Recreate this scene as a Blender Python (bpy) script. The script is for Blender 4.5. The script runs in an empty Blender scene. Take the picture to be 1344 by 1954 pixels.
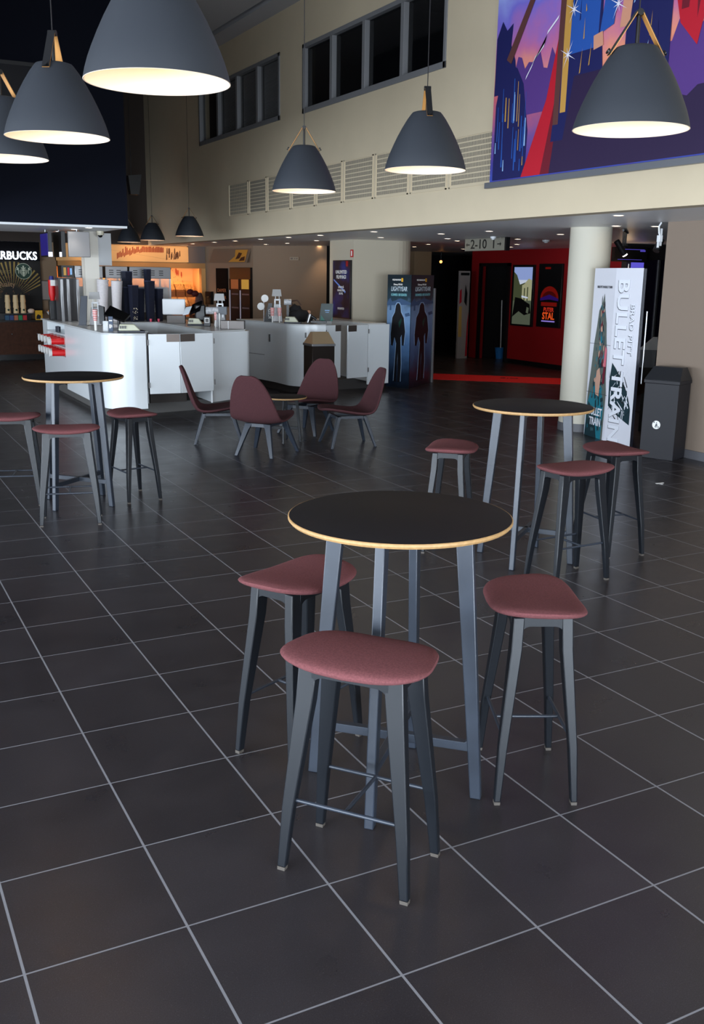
import bpy, bmesh, math, random
from mathutils import Vector, Matrix
random.seed(7)
C = bpy.context.scene.collection
SC = bpy.context.scene
PI = math.pi
R_ = math.radians

# ------------------------------------------------------------------ camera
# Room frame: X to the mezzanine side, Y down the hall, floor tiles 0.46 m.
CAM_H, CAM_YAW, CAM_PITCH, CAM_ROLL = 1.8594, 27.6129, 13.599, 0.8332
cam = bpy.data.cameras.new('camera')
camo = bpy.data.objects.new('camera', cam); C.objects.link(camo)
cam.sensor_fit = 'VERTICAL'; cam.sensor_height = 36.0
cam.lens = 1864.78 / 1954 * 36.0
cam.clip_start = 0.05; cam.clip_end = 120
_f = Vector((math.sin(R_(CAM_YAW)) * math.cos(R_(CAM_PITCH)), math.cos(R_(CAM_YAW)) * math.cos(R_(CAM_PITCH)), -math.sin(R_(CAM_PITCH))))
_r = Vector((math.cos(R_(CAM_YAW)), -math.sin(R_(CAM_YAW)), 0))
_u = _r.cross(_f)
_c, _s = math.cos(R_(CAM_ROLL)), math.sin(R_(CAM_ROLL))
_r2 = _r * _c + _u * _s; _u2 = -_r * _s + _u * _c
M4 = Matrix((( _r2.x, _u2.x, -_f.x, 0), (_r2.y, _u2.y, -_f.y, 0), (_r2.z, _u2.z, -_f.z, CAM_H), (0, 0, 0, 1)))
camo.matrix_world = M4
cam.dof.use_dof = False
SC.camera = camo

# ------------------------------------------------------------------ world, exposure, daylight
SC.view_settings.view_transform = 'Standard'
SC.view_settings.look = 'None'
SC.view_settings.gamma = 1.0
SC.view_settings.use_curve_mapping = False
SC.view_settings.exposure = 0.0
W = bpy.data.worlds.new('world'); SC.world = W; W.use_nodes = True
W.node_tree.nodes['Background'].inputs[0].default_value = (0.45, 0.62, 1.0, 1)
W.node_tree.nodes['Background'].inputs[1].default_value = 0.35
try:
    SC.cycles.use_denoising = True
    SC.cycles.max_bounces = 7
    SC.cycles.diffuse_bounces = 4
    SC.cycles.glossy_bounces = 3
    SC.cycles.transparent_max_bounces = 8
    SC.cycles.sample_clamp_indirect = 6
    SC.cycles.caustics_reflective = True
    SC.cycles.caustics_refractive = False
    SC.cycles.use_light_tree = True
except Exception:
    pass

DAY = (0.78, 0.885, 1.0)
def area(name, loc, direction, sx, sy, power, col, spread=180):
    l = bpy.data.lights.new(name, 'AREA'); l.shape = 'RECTANGLE'; l.size = sx; l.size_y = sy
    l.energy = power; l.color = col; l.spread = R_(spread)
    o = bpy.data.objects.new(name, l); C.objects.link(o); o.location = loc
    o.rotation_euler = Vector(direction).to_track_quat('-Z', 'Y').to_euler()
    return o
def spot(name, loc, direction, power, col, angle=70, blend=0.6, rad=0.03):
    l = bpy.data.lights.new(name, 'SPOT'); l.energy = power; l.color = col
    l.spot_size = R_(angle); l.spot_blend = blend; l.shadow_soft_size = rad
    o = bpy.data.objects.new(name, l); C.objects.link(o); o.location = loc
    o.rotation_euler = Vector(direction).to_track_quat('-Z', 'Y').to_euler()
    return o
def point(name, loc, power, col, rad=0.03, parent=None):
    l = bpy.data.lights.new(name, 'POINT'); l.energy = power; l.color = col; l.shadow_soft_size = rad
    o = bpy.data.objects.new(name, l); C.objects.link(o); o.location = loc
    if parent: o.parent = parent
    return o
# daylight through the glass fronts behind and to the left of the camera
area('window_light', (0.6, -8.3, 1.25), (0, 1, 0), 9.8, 2.3, 2100, DAY)
area('window_light', (-6.2, 0.0, 1.4), (1, 0, 0), 7.0, 2.4, 1300, DAY)
area('window_light', (-6.2, 9.2, 1.4), (1, 0, 0), 8.6, 2.4, 1000, DAY)

# ------------------------------------------------------------------ helpers
def lin(c):
    return tuple(((v / 255) / 12.92 if v / 255 <= 0.04045 else ((v / 255 + 0.055) / 1.055) ** 2.4) for v in c)
MATS = {}
def mat(name, rgb, rough=0.5, metal=0.0, spec=0.5, emit=None, es=0.0, alpha=1.0, noise=0.0, nscale=40, bump=0.0, bscale=200, coat=0.0, trans=0.0):
    if name in MATS: return MATS[name]
    m = bpy.data.materials.new(name); m.use_nodes = True
    nt = m.node_tree; b = nt.nodes['Principled BSDF']
    col = lin(rgb)
    b.inputs['Base Color'].default_value = (*col, 1)
    b.inputs['Roughness'].default_value = rough
    b.inputs['Metallic'].default_value = metal
    b.inputs['Specular IOR Level'].default_value = spec
    b.inputs['Alpha'].default_value = alpha
    b.inputs['Coat Weight'].default_value = coat
    b.inputs['Transmission Weight'].default_value = trans
    if emit is not None:
        b.inputs['Emission Color'].default_value = (*lin(emit), 1)
        b.inputs['Emission Strength'].default_value = es
    if noise or bump:
        tc = nt.nodes.new('ShaderNodeTexCoord')
    if noise:
        n = nt.nodes.new('ShaderNodeTexNoise'); n.inputs['Scale'].default_value = nscale; n.inputs['Detail'].default_value = 4
        nt.links.new(tc.outputs['Object'], n.inputs['Vector'])
        mr = nt.nodes.new('ShaderNodeMapRange'); mr.inputs[1].default_value = 0.3; mr.inputs[2].default_value = 0.7
        mr.inputs[3].default_value = 1 - noise; mr.inputs[4].default_value = 1 + noise
        nt.links.new(n.outputs[0], mr.inputs[0])
        mx = nt.nodes.new('ShaderNodeVectorMath'); mx.operation = 'SCALE'
        mx.inputs[0].default_value = col
        nt.links.new(mr.outputs[0], mx.inputs['Scale'])
        nt.links.new(mx.outputs[0], b.inputs['Base Color'])
    if bump:
        n2 = nt.nodes.new('ShaderNodeTexNoise'); n2.inputs['Scale'].default_value = bscale; n2.inputs['Detail'].default_value = 3
        nt.links.new(tc.outputs['Object'], n2.inputs['Vector'])
        bp = nt.nodes.new('ShaderNodeBump'); bp.inputs['Strength'].default_value = bump; bp.inputs['Distance'].default_value = 0.002
        nt.links.new(n2.outputs[0], bp.inputs['Height']); nt.links.new(bp.outputs[0], b.inputs['Normal'])
    MATS[name] = m
    return m

class MB:
    """collects shapes into one mesh; every shape may carry a material slot"""
    def __init__(s): s.bm = bmesh.new(); s.slot = 0
    def _f(s, vs):
        try:
            f = s.bm.faces.new(vs); f.material_index = s.slot; return f
        except ValueError: return None
    def hull8(s, lo, hi):
        a = [s.bm.verts.new(p) for p in lo]; b = [s.bm.verts.new(p) for p in hi]
        s._f(a[::-1]); s._f(b)
        n = len(a)
        for i in range(n): s._f((a[i], a[(i + 1) % n], b[(i + 1) % n], b[i]))
        return s
    def box(s, x0, x1, y0, y1, z0, z1, rz=0, c=None):
        pts = [(x0, y0), (x1, y0), (x1, y1), (x0, y1)]
        if rz:
            cx, cy = c if c else ((x0 + x1) / 2, (y0 + y1) / 2)
            k, q = math.cos(rz), math.sin(rz)
            pts = [(cx + (x - cx) * k - (y - cy) * q, cy + (x - cx) * q + (y - cy) * k) for x, y in pts]
        s.hull8([(x, y, z0) for x, y in pts], [(x, y, z1) for x, y in pts]); return s
    def prism(s, pts, z0, z1):
        s.hull8([(x, y, z0) for x, y in pts], [(x, y, z1) for x, y in pts]); return s
    def slab(s, pts3, vec):
        v = Vector(vec); s.hull8([tuple(p) for p in pts3], [tuple(Vector(p) + v) for p in pts3]); return s
    def tube(s, p0, p1, r0, r1=None, n=12, caps=True):
        p0 = Vector(p0); p1 = Vector(p1); r1 = r0 if r1 is None else r1
        d = (p1 - p0).normalized(); a = d.orthogonal().normalized(); b = d.cross(a)
        A = [s.bm.verts.new(p0 + (a * math.cos(t) + b * math.sin(t)) * r0) for t in [2 * PI * i / n for i in range(n)]]
        B = [s.bm.verts.new(p1 + (a * math.cos(t) + b * math.sin(t)) * r1) for t in [2 * PI * i / n for i in range(n)]]
        for i in range(n): s._f((A[i], A[(i + 1) % n], B[(i + 1) % n], B[i]))
        if caps: s._f(A[::-1]); s._f(B)
        return s
    def path(s, pts, r, n=8):
        for i in range(len(pts) - 1): s.tube(pts[i], pts[i + 1], r, n=n)
        return s
    def lathe(s, prof, n=32, c=(0, 0, 0), cap0=False, cap1=False, sx=1, sy=1):
        rings = []
        for r, z in prof:
            rings.append([s.bm.verts.new((c[0] + sx * r * math.cos(2 * PI * i / n), c[1] + sy * r * math.sin(2 * PI * i / n), c[2] + z)) for i in range(n)])
        for a, b in zip(rings, rings[1:]):
            for i in range(n): s._f((a[i], a[(i + 1) % n], b[(i + 1) % n], b[i]))
        if cap0: s._f(rings[0][::-1])
        if cap1: s._f(rings[-1])
        return s
    def ball(s, c, r, sx=1, sy=1, sz=1, n=12):
        prof = [(r * math.sin(PI * i / n) + 1e-5, -r * math.cos(PI * i / n) * sz) for i in range(n + 1)]
        return s.lathe(prof, n=max(8, n), c=c, sx=sx, sy=sy)
    def loft(s, sections):
        rings = [[s.bm.verts.new(p) for p in sec] for sec in sections]
        n = len(rings[0])
        for a, b in zip(rings, rings[1:]):
            for i in range(n): s._f((a[i], a[(i + 1) % n], b[(i + 1) % n], b[i]))
        s._f(rings[0][::-1]); s._f(rings[-1]); return s

def finish(bm, name, m, parent=None, bevel=0, smooth=True, segs=2):
    me = bpy.data.meshes.new(name)
    bmesh.ops.recalc_face_normals(bm, faces=bm.faces)
    bm.to_mesh(me); bm.free()
    for mm in (m if isinstance(m, (list, tuple)) else [m]): me.materials.append(mm)
    if smooth:
        me.polygons.foreach_set('use_smooth', [True] * len(me.polygons))
        me.set_sharp_from_angle(angle=R_(35))
    o = bpy.data.objects.new(name, me); C.objects.link(o)
    if parent: o.parent = parent
    if bevel:
        b = o.modifiers.new('bevel', 'BEVEL'); b.width = bevel; b.segments = segs; b.limit_method = 'ANGLE'; b.angle_limit = R_(30)
        b.harden_normals = False
    return o
def obj(name, mb, m, parent=None, bevel=0, smooth=True, label=None, segs=2):
    o = finish(mb.bm, name, m, parent, bevel, smooth, segs)
    if label: o['label'] = label
    return o
def struct(name, mb, m, parent=None, bevel=0):
    o = obj(name, mb, m, parent, bevel, smooth=False)
    if parent is None: o['kind'] = 'structure'
    return o
def tag(o, label, cat, group=None):
    o['label'] = label; o['category'] = cat
    if group: o['group'] = group
    return o
def thing(name, label, cat, loc=(0, 0, 0), rz=0, group=None):
    o = bpy.data.objects.new(name, None); C.objects.link(o); o.empty_display_size = 0.1
    o.location = loc; o.rotation_euler = (0, 0, rz)
    return tag(o, label, cat, group)
def copy_tree(o, parent=None):
    c = o.copy(); C.objects.link(c); c.parent = parent
    for ch in list(o.children): copy_tree(ch, c)
    return c
def clone(src, loc, rz, label, group=None):
    r = copy_tree(src); r.location = loc; r.rotation_euler = (0, 0, rz); r['label'] = label
    if group: r['group'] = group
    return r
def frame(origin, right, up):
    r = Vector(right).normalized(); u = Vector(up).normalized(); n = r.cross(u)
    return Matrix(((r.x, u.x, n.x, origin[0]), (r.y, u.y, n.y, origin[1]), (r.z, u.z, n.z, origin[2]), (0, 0, 0, 1)))
def text(name, body, size, m, mtx, parent=None, extrude=0.001, align='CENTER', sx=1.0, bold=0.0, space=1.0, shear=0.0):
    cu = bpy.data.curves.new(name, 'FONT'); cu.body = body; cu.size = size; cu.extrude = extrude
    cu.align_x = align; cu.align_y = 'CENTER'; cu.offset = bold; cu.space_character = space; cu.shear = shear
    cu.resolution_u = 3
    t = bpy.data.objects.new('tmp', cu); C.objects.link(t)
    dg = bpy.context.evaluated_depsgraph_get(); dg.update()
    me = bpy.data.meshes.new_from_object(t.evaluated_get(dg))
    bpy.data.objects.remove(t); bpy.data.curves.remove(cu)
    me.transform(Matrix.Diagonal((sx, 1, 1, 1))); me.transform(mtx)
    me.materials.clear(); me.materials.append(m)
    me.name = name
    o = bpy.data.objects.new(name, me); C.objects.link(o)
    if parent: o.parent = parent
    return o
def flat(name, polys, mats, mtx, parent=None, th=0.002, step=0.0006):
    """a printed design: polygons in the plane of mtx, each (slot, [(x, y)...]), later ones lie over earlier ones"""
    mb = MB()
    for k, (slot, pts) in enumerate(polys):
        mb.slot = slot
        z = th + step * k
        vs = [mb.bm.verts.new(mtx @ Vector((x, y, z))) for x, y in pts]
        mb._f(vs)
    me = bpy.data.meshes.new(name); mb.bm.to_mesh(me); mb.bm.free()
    for m in mats: me.materials.append(m)
    o = bpy.data.objects.new(name, me); C.objects.link(o)
    if parent: o.parent = parent
    return o

# ------------------------------------------------------------------ materials
def floor_material():
    m = bpy.data.materials.new('floor_tiles'); m.use_nodes = True; nt = m.node_tree; N = nt.nodes; L = nt.links
    b = N['Principled BSDF']
    geo = N.new('ShaderNodeNewGeometry'); sep = N.new('ShaderNodeSeparateXYZ'); L.new(geo.outputs['Position'], sep.inputs[0])
    def math_(op, a, bb=None, c=None):
        n = N.new('ShaderNodeMath'); n.operation = op
        for i, v in enumerate((a, bb, c)):
            if v is None: continue
            if hasattr(v, 'links'): L.new(v, n.inputs[i])
            else: n.inputs[i].default_value = v
        return n.outputs[0]
    T = 0.46
    gx = math_('MULTIPLY_ADD', sep.outputs[0], 1 / T, -1.62); gy = math_('MULTIPLY_ADD', sep.outputs[1], 1 / T, -5.277)
    dist = []
    for g, w in ((gx, 0.0085), (gy, 0.0062)):
        fr = math_('FRACT', g); e = math_('MINIMUM', fr, math_('SUBTRACT', 1.0, fr))
        dist.append(math_('LESS_THAN', e, w))
    grout = math_('MAXIMUM', dist[0], dist[1])
    comb = N.new('ShaderNodeCombineXYZ'); L.new(math_('FLOOR', gx), comb.inputs[0]); L.new(math_('FLOOR', gy), comb.inputs[1])
    wn = N.new('ShaderNodeTexWhiteNoise'); wn.noise_dimensions = '2D'; L.new(comb.outputs[0], wn.inputs['Vector'])
    n1 = N.new('ShaderNodeTexNoise'); n1.inputs['Scale'].default_value = 260; n1.inputs['Detail'].default_value = 2; L.new(geo.outputs['Position'], n1.inputs['Vector'])
    n2 = N.new('ShaderNodeTexNoise'); n2.inputs['Scale'].default_value = 4; n2.inputs['Detail'].default_value = 5; L.new(geo.outputs['Position'], n2.inputs['Vector'])
    n3 = N.new('ShaderNodeTexVoronoi'); n3.inputs['Scale'].default_value = 110; L.new(geo.outputs['Position'], n3.inputs['Vector'])
    speck = math_('LESS_THAN', n3.outputs['Distance'], 0.13)
    ramp = N.new('ShaderNodeValToRGB')
    ramp.color_ramp.elements[0].position = 0.35; ramp.color_ramp.elements[0].color = (0.023, 0.0195, 0.0215, 1)
    ramp.color_ramp.elements[1].position = 0.65; ramp.color_ramp.elements[1].color = (0.041, 0.0355, 0.039, 1)
    tone = math_('ADD', math_('MULTIPLY', n1.outputs[0], 0.55), math_('ADD', math_('MULTIPLY', n2.outputs[0], 0.3), math_('MULTIPLY', wn.outputs['Value'], 0.16)))
    L.new(tone, ramp.inputs[0])
    mx0 = N.new('ShaderNodeMix'); mx0.data_type = 'RGBA'; L.new(math_('MULTIPLY', speck, 0.35), mx0.inputs[0]); L.new(ramp.outputs[0], mx0.inputs[6]); mx0.inputs[7].default_value = (0.11, 0.105, 0.11, 1)
    mx = N.new('ShaderNodeMix'); mx.data_type = 'RGBA'; L.new(grout, mx.inputs[0]); L.new(mx0.outputs[2], mx.inputs[6]); mx.inputs[7].default_value = (0.24, 0.24, 0.26, 1)
    L.new(mx.outputs[2], b.inputs['Base Color'])
    rg = math_('ADD', math_('MULTIPLY', n2.outputs[0], 0.16), math_('MULTIPLY_ADD', grout, 0.1, 0.22))
    L.new(rg, b.inputs['Roughness'])
    b.inputs['Specular IOR Level'].default_value = 0.42
    bp = N.new('ShaderNodeBump'); bp.inputs['Strength'].default_value = 0.12; bp.inputs['Distance'].default_value = 0.001
    hgt = math_('SUBTRACT', n1.outputs[0], math_('MULTIPLY', grout, 3.0)); L.new(hgt, bp.inputs['Height']); L.new(bp.outputs[0], b.inputs['Normal'])
    return m
FLOOR = floor_material()
WALL = mat('painted_plaster_beige', (204, 188, 160), 0.85, noise=0.02, nscale=3)
CEIL = mat('ceiling_grey', (176, 176, 180), 0.8)
SOFFIT = mat('soffit_paint', (232, 232, 234), 0.4)
TAUPE = mat('taupe_wall', (132, 116, 102), 0.85, bump=0.15, bscale=300)
NAVY = mat('navy_panel', (4, 8, 24), 0.8, spec=0.2)
BROWNW = mat('brown_wall', (150, 126, 104), 0.85)
DARKW = mat('dark_wall', (26, 23, 24), 0.7)
DIMW = mat('dim_plaster', (56, 46, 40), 0.85)
BLACKW = mat('black_wall', (10, 10, 12), 0.8)
REDW = mat('red_wall', (150, 6, 14), 0.6)
REDC = mat('red_carpet', (225, 8, 14), 0.9)
COLM = mat('column_paint', (196, 190, 174), 0.7)
BASEM = mat('grey_plinth', (92, 92, 96), 0.5)
BLACKP = mat('black_paint', (20, 23, 28), 0.36, spec=0.4)
LEGM = mat('leg_blackened_paint', (44, 50, 60), 0.36, noise=0.12, nscale=9)
TOPM = mat('black_linoleum', (25, 23, 25), 0.6, spec=0.18, bump=0.1, bscale=500)
EDGE = mat('oak_ply_edge', (178, 140, 92), 0.55, noise=0.12, nscale=60)
FABRIC = mat('maroon_wool', (114, 68, 70), 0.95, noise=0.16, nscale=160, bump=0.6, bscale=700, spec=0.2)
FABRIC2 = mat('plum_wool', (76, 46, 49), 0.95, noise=0.18, nscale=160, bump=0.6, bscale=700, spec=0.2)
WHITE = mat('white_laminate', (226, 230, 232), 0.28, coat=0.2)
WHITE2 = mat('white_plastic', (222, 224, 226), 0.4)
STEEL = mat('brushed_steel', (150, 150, 152), 0.32, metal=0.9)
STEELD = mat('dark_steel', (84, 80, 78), 0.35, metal=0.8)
BRASSY = mat('polished_steel_lid', (224, 196, 156), 0.38, metal=0.75)
HANDLE = mat('bronze_plate', (110, 100, 94), 0.4, metal=0.7)
SHADE = mat('shade_dark_grey', (37, 41, 48), 0.6)
INNER = mat('shade_white_lining', (240, 220, 198), 0.6)
TAN = mat('tan_leather', (196, 138, 72), 0.6)
GLASSD = mat('dark_glass', (10, 11, 14), 0.04, spec=0.6)
FRAMEG = mat('grey_window_frame', (122, 122, 124), 0.5)
SLOT = mat('grille_slot', (128, 121, 108), 0.9)
BULB = mat('bulb_glow', (255, 240, 220), 0.5, emit=(255, 214, 170), es=18)
DOWN = mat('downlight_glow', (255, 250, 240), 0.5, emit=(255, 222, 180), es=14)
DOWNW = mat('downlight_cool_glow', (255, 255, 255), 0.5, emit=(255, 246, 235), es=14)
CUPB = mat('navy_cup_paper', (20, 24, 42), 0.5)
CUPW = mat('pale_tub_paper', (206, 200, 200), 0.6)
RED = mat('red_paper', (205, 16, 20), 0.45)
WHITEP = mat('white_paper', (232, 230, 226), 0.7)
PINK = mat('pale_pink_paper', (214, 150, 146), 0.7)
WOOD = mat('dark_walnut', (66, 38, 24), 0.6, spec=0.2, noise=0.25, nscale=14)
BLK = mat('black_plastic', (18, 18, 20), 0.35)
SCR = mat('black_screen', (8, 8, 10), 0.15)
CREAM = mat('cream_plastic', (205, 205, 182), 0.4)
CLEAR = mat('clear_plastic', (225, 230, 232), 0.1, alpha=0.35)

# ------------------------------------------------------------------ the setting
SZ = 2.465          # underside of the mezzanine
CZ = 5.71           # hall ceiling
struct('floor', MB().box(-6.6, 16.5, -8.7, 25.5, -0.1, 0.0), FLOOR)
# hall ceiling: panels with a recessed dark slot running down the hall at X = 6
struct('ceiling', MB().box(-6.6, 5.93, -8.7, 22.3, CZ, CZ + 0.15).box(6.05, 6.6, -8.7, 22.3, CZ, CZ + 0.15), CEIL)
struct('trim_1', MB().box(5.93, 6.05, -8.7, 22.3, CZ + 0.09, CZ + 0.15), BLK)
struct('ceiling_mezzanine', MB().box(6.6, 16.5, -8.7, 25.5, SZ, SZ + 0.14).box(-6.6, 6.6, 22.46, 25.5, SZ, SZ + 0.14), SOFFIT)

# the long beige wall above the mezzanine edge, with holes for two window bands
W1 = (10.10, 13.98, 4.16, 5.10); W2 = (14.82, 18.62, 4.18, 5.15)
mb = MB()
mb.box(6.4, 6.6, -8.7, 22.3, SZ, W1[2])
mb.box(6.4, 6.6, -8.7, 22.3, W2[3], CZ)
mb.box(6.4, 6.6, -8.7, W1[0], W1[2], W2[3])
mb.box(6.4, 6.6, W1[1], W2[0], W1[2], W2[3])
mb.box(6.4, 6.6, W2[1], 22.3, W1[2], W2[3])
mb.box(6.4, 6.6, W1[0], W1[1], W1[3], W2[3])
mb.box(6.4, 6.6, W2[0], W2[1], W1[2], W2[2])
struct('wall_right', mb, WALL)
# dim offices behind those windows
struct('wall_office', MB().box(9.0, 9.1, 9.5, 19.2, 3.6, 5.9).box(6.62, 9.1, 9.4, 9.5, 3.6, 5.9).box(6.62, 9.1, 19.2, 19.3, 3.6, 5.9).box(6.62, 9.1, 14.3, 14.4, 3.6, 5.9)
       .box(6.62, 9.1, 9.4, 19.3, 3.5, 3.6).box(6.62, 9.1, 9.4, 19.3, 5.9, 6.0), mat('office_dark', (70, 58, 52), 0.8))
def window(name, y0, y1, z0, z1, mull, paneM):
    fr = MB(); t = 0.055
    fr.box(6.385, 6.50, y0, y1, z0, z0 + t * 1.3).box(6.385, 6.50, y0, y1, z1 - t, z1)
    fr.box(6.385, 6.50, y0, y0 + t, z0, z1).box(6.385, 6.50, y1 - t, y1, z0, z1)
    for y in mull: fr.box(6.39, 6.49, y - 0.04, y + 0.04, z0, z1)
    o = struct(name, fr, FRAMEG, bevel=0.004)
    edges = [y0] + list(mull) + [y1]
    for a, b in zip(edges, edges[1:]):
        obj('pane', MB().box(6.455, 6.465, a + 0.05, b - 0.05, z0 + 0.05, z1 - 0.04), paneM, o)
    return o
PANE = mat('tinted_pane', (12, 13, 16), 0.05, spec=0.5, alpha=0.72)
w1 = window('window_1', *W1, (11.10, 12.09, 13.04), PANE)
w2 = window('window_2', *W2, (15.75, 16.67, 17.62), mat('pane_clear', (30, 30, 32), 0.08, alpha=0.25))
for a, b, drop in ((14.86, 15.70, 0.03), (15.80, 16.62, 0.0), (16.72, 17.57, 0.0)):
    m_ = MB()
    for k in range(36):
        z = 5.08 - k * 0.0235
        if z < 4.26: break
        m_.box(6.50, 6.515, a, b, z, z + 0.017)
    o = obj('blind', m_, mat('venetian_blind', (176, 176, 178), 0.6), w2, smooth=False)
o = tag(obj('shelving', MB().box(8.3, 8.7, 11.4, 11.9, 3.6, 4.7).box(8.28, 8.3, 11.45, 11.85, 3.7, 4.6), mat('office_wood', (120, 66, 30), 0.6)), 'brown shelf unit glimpsed behind the third dark upper window pane', 'shelf')
# far wall of the tall hall with a small pier, and lower back wall
struct('wall_back', MB().box(-6.6, 6.4, 22.3, 22.45, SZ, CZ).box(5.3, 5.92, 22.02, 22.3, SZ, CZ), DIMW)
struct('wall_back_lower', MB().box(-6.6, 4.42, 22.62, 22.75, 0, SZ).box(7.84, 8.0, 22.62, 22.75, 0, SZ)
       .box(4.42, 7.84, 22.62, 22.75, 0, 0.86), mat('tan_wall', (140, 116, 92), 0.85))
struct('wall_left', MB().box(-6.75, -6.6, 13.6, 22.4, 0, CZ).box(-6.75, -6.6, -8.7, -3.6, 0, CZ).box(-6.75, -6.6, -3.6, 13.6, 0, 0.12).box(-6.75, -6.6, -3.6, 13.6, 2.7, CZ), WALL)
struct('wall_front', MB().box(-6.6, -4.2, -8.85, -8.7, 0, CZ).box(6.2, 16.5, -8.85, -8.7, 0, CZ).box(-4.2, 6.2, -8.85, -8.7, 2.45, CZ), WALL)
def shopfront(name, a, b, axis, c, top=5.1):
    fr = MB(); n = 8 if axis == 'x' else 14
    for k in range(n + 1):
        p = a + (b - a) * k / n
        if axis == 'x': fr.box(p - 0.04, p + 0.04, c - 0.05, c + 0.05, 0.0, top)
        else: fr.box(c - 0.05, c + 0.05, p - 0.04, p + 0.04, 0.0, top)
    for z in (0.04, top - 0.02):
        if axis == 'x': fr.box(a, b, c - 0.05, c + 0.05, z - 0.03, z + 0.03)
        else: fr.box(c - 0.05, c + 0.05, a, b, z - 0.03, z + 0.03)
    return struct(name, fr, FRAMEG)
shopfront('window_3', -4.2, 6.2, 'x', -8.76, 2.45)
shopfront('window_4', -3.6, 13.6, 'y', -6.66, 2.7)
# unseen block added left of view to shade the far beige wall
struct('unseen_shade_block', MB().box(-6.6, 0.95, 8.5, 14.28, SZ + 0.03, CZ), NAVY)

# unseen slab and wall added behind the camera to cut high daylight
struct('unseen_shade_slab', MB().box(-6.6, 6.4, -8.7, -1.2, SZ + 0.01, SZ + 0.14), SOFFIT)
struct('unseen_shade_wall', MB().box(-6.6, 6.4, -1.35, -1.2, SZ + 0.14, CZ), WALL)

# navy bulkhead hanging over the snack kiosk, white underneath
struct('wall_bulkhead', MB().box(-6.6, 3.82, 14.30, 16.85, SZ + 0.03, CZ), NAVY)
struct('ceiling_bulkhead', MB().box(-6.6, 3.81, 14.31, 16.84, SZ, SZ + 0.03), WHITE2)
# near taupe wall at the right
struct('wall_side', MB().box(8.02, 8.4, -8.7, 8.12, 0, SZ), TAUPE)
struct('baseboard_side', MB().box(8.0, 8.02, -8.7, 8.14, 0, 0.09).box(8.0, 8.4, 8.12, 8.14, 0, 0.09), BASEM)
# beige block beside the second kiosk, rounded at its far end
pts = [(8.05, 16.4), (8.05, 15.47), (8.95, 15.47)] + [(8.95 + 0.42 * math.sin(t), 15.89 - 0.42 * math.cos(t)) for t in [PI / 2 * i / 8 for i in range(1, 9)]] + [(9.37, 16.4)]
struct('wall_block', MB().prism(pts, 0, SZ), mat('block_paint', (186, 176, 156), 0.85))
# brown walls behind the kiosks
def wall_seg(mb, p, q, th, z0, z1):
    p = Vector(p); q = Vector(q); d = (q - p).normalized(); n = Vector((-d.y, d.x)) * th
    mb.prism([tuple(p), tuple(q), tuple(q + n), tuple(p + n)], z0, z1); return mb
m_ = MB(); wall_seg(m_, (8.32, 20.8), (9.4, 19.3), 0.12, 0, SZ); wall_seg(m_, (7.86, 22.66), (8.32, 20.8), 0.12, 0, SZ)
struct('wall_brown', m_, BROWNW)
struct('wall_passage', MB().box(9.4, 9.5, 19.3, 24.6, 0, SZ).box(9.5, 16.4, 24.5, 24.6, 0, SZ), BLACKW)
# red cinema wall, dark surroundings
struct('wall_red', MB().box(13.42, 13.55, 13.5, 18.20, 0.09, SZ).box(13.42, 13.55, 19.36, 19.75, 0.0, SZ).box(13.42, 13.55, 18.20, 19.36, 2.18, SZ), REDW)
struct('baseboard_red', MB().box(13.41, 13.55, 13.5, 18.20, 0, 0.09), BLK)
struct('wall_store', MB().box(14.6, 14.7, 17.9, 19.6, 0, SZ).box(13.55, 14.7, 19.6, 19.7, 0, SZ).box(13.55, 14.7, 17.9, 18.0, 0, SZ), DARKW)
struct('wall_end', MB().box(12.3, 16.4, 13.36, 13.48, 0, SZ), DARKW)
struct('wall_far_side', MB().box(16.4, 16.5, -8.7, 25.4, 0, SZ), BLACKW)
struct('wall_pier', MB().box(12.95, 13.45, 21.6, 21.95, 0, SZ), mat('pier_paint', (150, 126, 96), 0.85))
# header beam over the dark passage
struct('trim_2', MB().box(9.5, 13.42, 21.9, 22.1, 2.05, SZ), BLACKW)
# round column with grey plinth ring
m_ = MB().lathe([(0.25, 0.1), (0.25, SZ)], 48, (8.26, 9.62, 0), True, True)
col = struct('column', m_, COLM); 
for p in col.data.polygons: p.use_smooth = True
col.data.set_sharp_from_angle(angle=R_(40))
ring = struct('column_base', MB().lathe([(0.258, 0.0), (0.258, 0.1)], 48, (8.26, 9.62, 0), True, True), BASEM)
# red strip in the floor
struct('floor_red_strip', MB().prism([(9.15, 17.55), (8.62, 16.6), (12.6, 13.05), (13.3, 13.85)], 0, 0.006), REDC)
text('floor_strip_lettering', 'BIO', 0.22, mat('dark_red_print', (90, 6, 10), 0.9), frame((11.25, 15.15, 0.008), (0.75, -0.66, 0), (0.66, 0.75, 0)))['kind'] = 'structure'

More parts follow.
